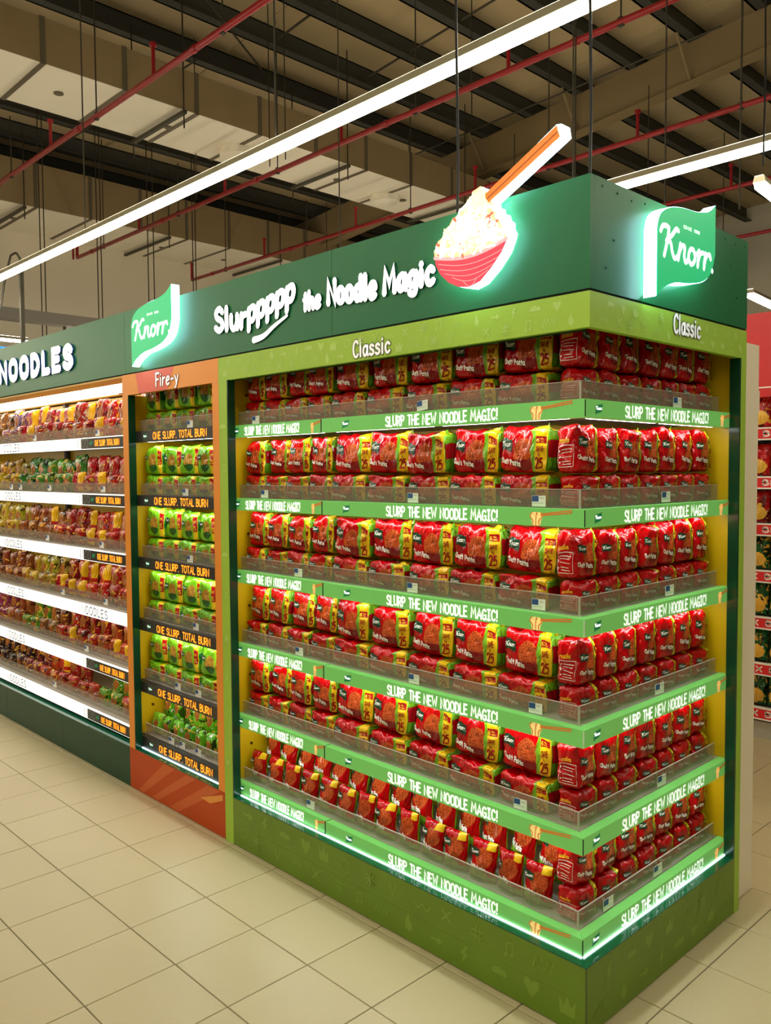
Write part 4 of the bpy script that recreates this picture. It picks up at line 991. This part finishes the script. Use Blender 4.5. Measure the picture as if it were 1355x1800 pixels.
# ---- green stand, bottom shelf front: small single packets, two rows
z = ZS[5]+SH
for layer in (0, 1):
    n = 14; x0, x1 = -1.73, -.185; w = (x1-x0)/n
    for i in range(n):
        put('noodle_packet', R.choice(SGL), (x0+w*(i+.5)+j(.006), .108 if layer == 0 else .172+j(.005), z+.001 if layer == 0 else z+.058+j(.006)), j(.12),
            f'small red noodle packet, {ORD[i]} from left, {("front", "rear")[layer]} row, bottom shelf of green stand', 'noodle pack', 'single packets on the bottom shelf of the green stand',
            (w/.108*.89, 1.2, .92 if layer == 0 else 1.24), rx=-.06-R.uniform(0, .08) if layer == 0 else -.20+j(.05), ry=j(.05) if layer == 0 else j(.10))
# ---- orange stand
for k, z in enumerate(OZ):
    zt = z+.052
    if k < 5:
        for layer in (0, 1):
            row = ('lower', 'upper')[layer]; n = 5; x0, x1 = -2.595, -1.815; w = (x1-x0)/n
            for i in range(n):
                h = .093 if layer == 0 else R.uniform(.126, .140)
                if k == 0 and layer: h = .138
                put('chilli_noodle_pack', R.choice((CHL0, CHL)[layer]), (x0+w*(i+.5)+j(.004), .128+(j(.003) if layer == 0 else .01+j(.010)), zt+.0005 if layer == 0 else zt+.1000), j(.03) if layer == 0 else j(.09),
                    f'bright green noodle pack, {ORD[i]} from left, {row} layer, {SHN[k]} shelf of orange stand', 'noodle pack', 'green noodle packs on the orange stand',
                    (w/.165*.945, 1, h/.137), rx=0 if layer == 0 else -R.uniform(0, .05), ry=0 if layer == 0 else j(.03))
    else:
        for layer in (0, 1):
            n = 8; x0, x1 = -2.59, -1.82; w = (x1-x0)/n
            for i in range(n):
                put('chilli_noodle_packet', R.choice(PPL), (x0+w*(i+.5)+j(.005), .112 if layer == 0 else .175, zt+.001 if layer == 0 else zt+.07), j(.15),
                    f'small green noodle packet, {ORD[i]} from left, {("front", "rear")[layer]} row, bottom shelf of orange stand', 'noodle pack', 'green packets on the bottom shelf of the orange stand',
                    (w/.105*.86, .9, .75 if layer == 0 else 1.0), rx=-.06-R.uniform(0, .06), ry=j(.05), color=lin(R.choice(['5fa414', '74b41c', '4c9414'])))
# ---- gondola on the left: mixed pouches; colour zones per shelf from the far end to the orange stand
ZONE = [['7a4a20', '8a5a80', 'b01820', 'a81418', 'b42420', 'a01414', 'b81a20', 'c03020'], ['c0a020', 'b89818', '2c7a24', '4a8a20', '3c7a20', 'a81418', 'b81c18', 'c03018'],
        ['c8b020', 'c0a81c', '8a4a1c', '9a4a20', 'a82018', 'b01818', 'b42018', 'b83020'], ['7a3c18', '8a4418', 'b8a020', 'a08020', 'a81818', 'b01c18', 'b82018', 'a81820'],
        ['8a3048', '9a4a20', '5a8a20', '7a4a20', 'a82418', 'b01c18', 'c0401c', 'b83018'], ['3a2428', '4a2c30', '8a2c30', 'c03a18', 'b82a28', 'b03020', '5a9a20', 'a81818']]
CN = {'7': 'brown', '8': 'brown', '9': 'brown', 'b': 'red', 'a': 'red', 'c': 'orange', '2': 'green', '4': 'green', '3': 'dark', '5': 'green'}
def cname(h):
    r_, g_, b_ = (int(h[i:i+2], 16) for i in (0, 2, 4))
    if max(r_, g_, b_) < 90: return 'dark'
    if g_ > r_: return 'green'
    if g_ > .72*r_: return 'yellow'
    if b_ > .5*r_: return 'purple'
    if r_ > 175 and g_ > 45: return 'orange'
    return 'red' if r_ > 150 else 'brown'
for k, z in enumerate(NZ):
    zt = z+.066
    for layer in (0, 1):
        row = ('lower', 'upper')[layer]; n = 23; x1, x0 = -2.67, -5.80; w = (x1-x0)/n
        for i in range(n):                                              # counted from the orange stand
            x = x1-w*(i+.5); zi = min(7, max(0, int((x+4.8)/2.13*8))); hx = ZONE[k][zi]
            if k == 5 and layer and i in (4, 5): continue
            pr_ = R.choice((PST if R.random() < .35 and cname(hx) in ('red', 'orange') else PPL))
            c = lin(hx); c = tuple(min(1, q*R.uniform(.65, 1.05)) for q in c[:3])+(1,)
            hh = R.uniform(.092, .115) if layer == 0 else R.uniform(.140, .168)
            if k == 0 and layer: hh *= 1.1
            if k == 5: hh *= .88
            put('noodle_pouch', pr_, (x+j(.003), .122 if layer == 0 else .196+j(.004), zt+.001 if layer == 0 else zt+.045+j(.006)), j(.15),
                f'{cname(hx)} noodle pouch, {ORD[i]} from orange stand, {row} row, {SHN[k]} shelf of white gondola', 'noodle pack', 'mixed noodle pouches on the white gondola',
                (w/.105*R.uniform(.78, .87), R.uniform(.92, 1.10), hh/.14), rx=-.04-R.uniform(0, .04) if layer == 0 else -.06-R.uniform(0, .10), ry=j(.03) if layer == 0 else j(.10), color=c)

# ================================================================== BEHIND, AT THE RIGHT
bp = empty('rear_gondola', (-.2, 1.07, 0)); tag(bp, 'cream end panel of the gondola standing behind the green stand', 'shelving')
under(bp, box('end_panel', 'white_panel', (-.050, -.030, .988, 1.165, .004, 2.02))); under(bp, box('rear_body', 'white_panel', (-5.9, -.052, .99, 1.16, .0, 2.0)))
under(bp, box('shelf_end_bracket', 'white_panel', (-.30, -.04, 1.166, 1.20, 1.78, 1.86)))
ru = empty('red_shelving', (-.7, 3.0, 0)); tag(ru, 'red headed shelving across the far aisle at the right edge', 'shelving')
def rp(name, m, *b): return under(ru, box(name, m, b))
rp('header_panel', 'red_unit', -2.6, .2, 2.95, 3.0, 2.06, 2.46); rp('header_lip', 'red_unit', -2.6, .2, 2.93, 3.0, 1.98, 2.058)
rp('header_line', 'strip_white', -2.6, .2, 2.928, 2.9299, 2.03, 2.037); rp('back_board', 'shelf_dark', -2.6, .2, 3.40, 3.44, 0, 2.46); rp('plinth', 'shelf_metal', -2.6, .2, 2.98, 3.4, 0, .10)
RZ = [1.745, 1.465, 1.195, .925, .655, .385, .125]
for k, z in enumerate(RZ):
    sh = rp('shelf', 'shelf_metal', -2.6, .2, 2.975, 3.39, z+.012, z+.05)
    MB().box(-2.6, .2, 2.952, 2.974, z, z+.055).build('sign_strip', 'red_strip', sh)
    MB().box(-2.6, .2, 2.949, 2.974, z+.0555, z+.064).build('strip_edge', 'strip_white', sh); MB().box(-2.6, .2, 2.949, 2.974, z-.009, z-.0005).build('strip_edge', 'strip_white', sh)
    off = (-.90, -.90, -.895, -.88, -.87, -.845, -.865)[k]
    fit_text(MB(), 'MIX BRAND', lambda u, v: (u, 2.9514, v), off, off+.40, z+.013, .030, 0, .26, .16, 0, 2).build('strip_lettering', 'strip_white', sh)
    for i in range(4):
        x = -1.02+.125*i; gr = k >= 3
        hx = ('175a26' if gr else 'b81418')
        put('sauce_pouch', R.choice(PPI), (x, 3.02, z+.0655), j(.06), f'{"green" if gr else "red"} sauce pouch, {ORD[i]} from left, {ORD[k]} shelf down of far red shelving', 'pouch', 'pouches on the far red shelving',
            (.9, 1, .93 if k else .95), rx=-.06, color=lin(hx))
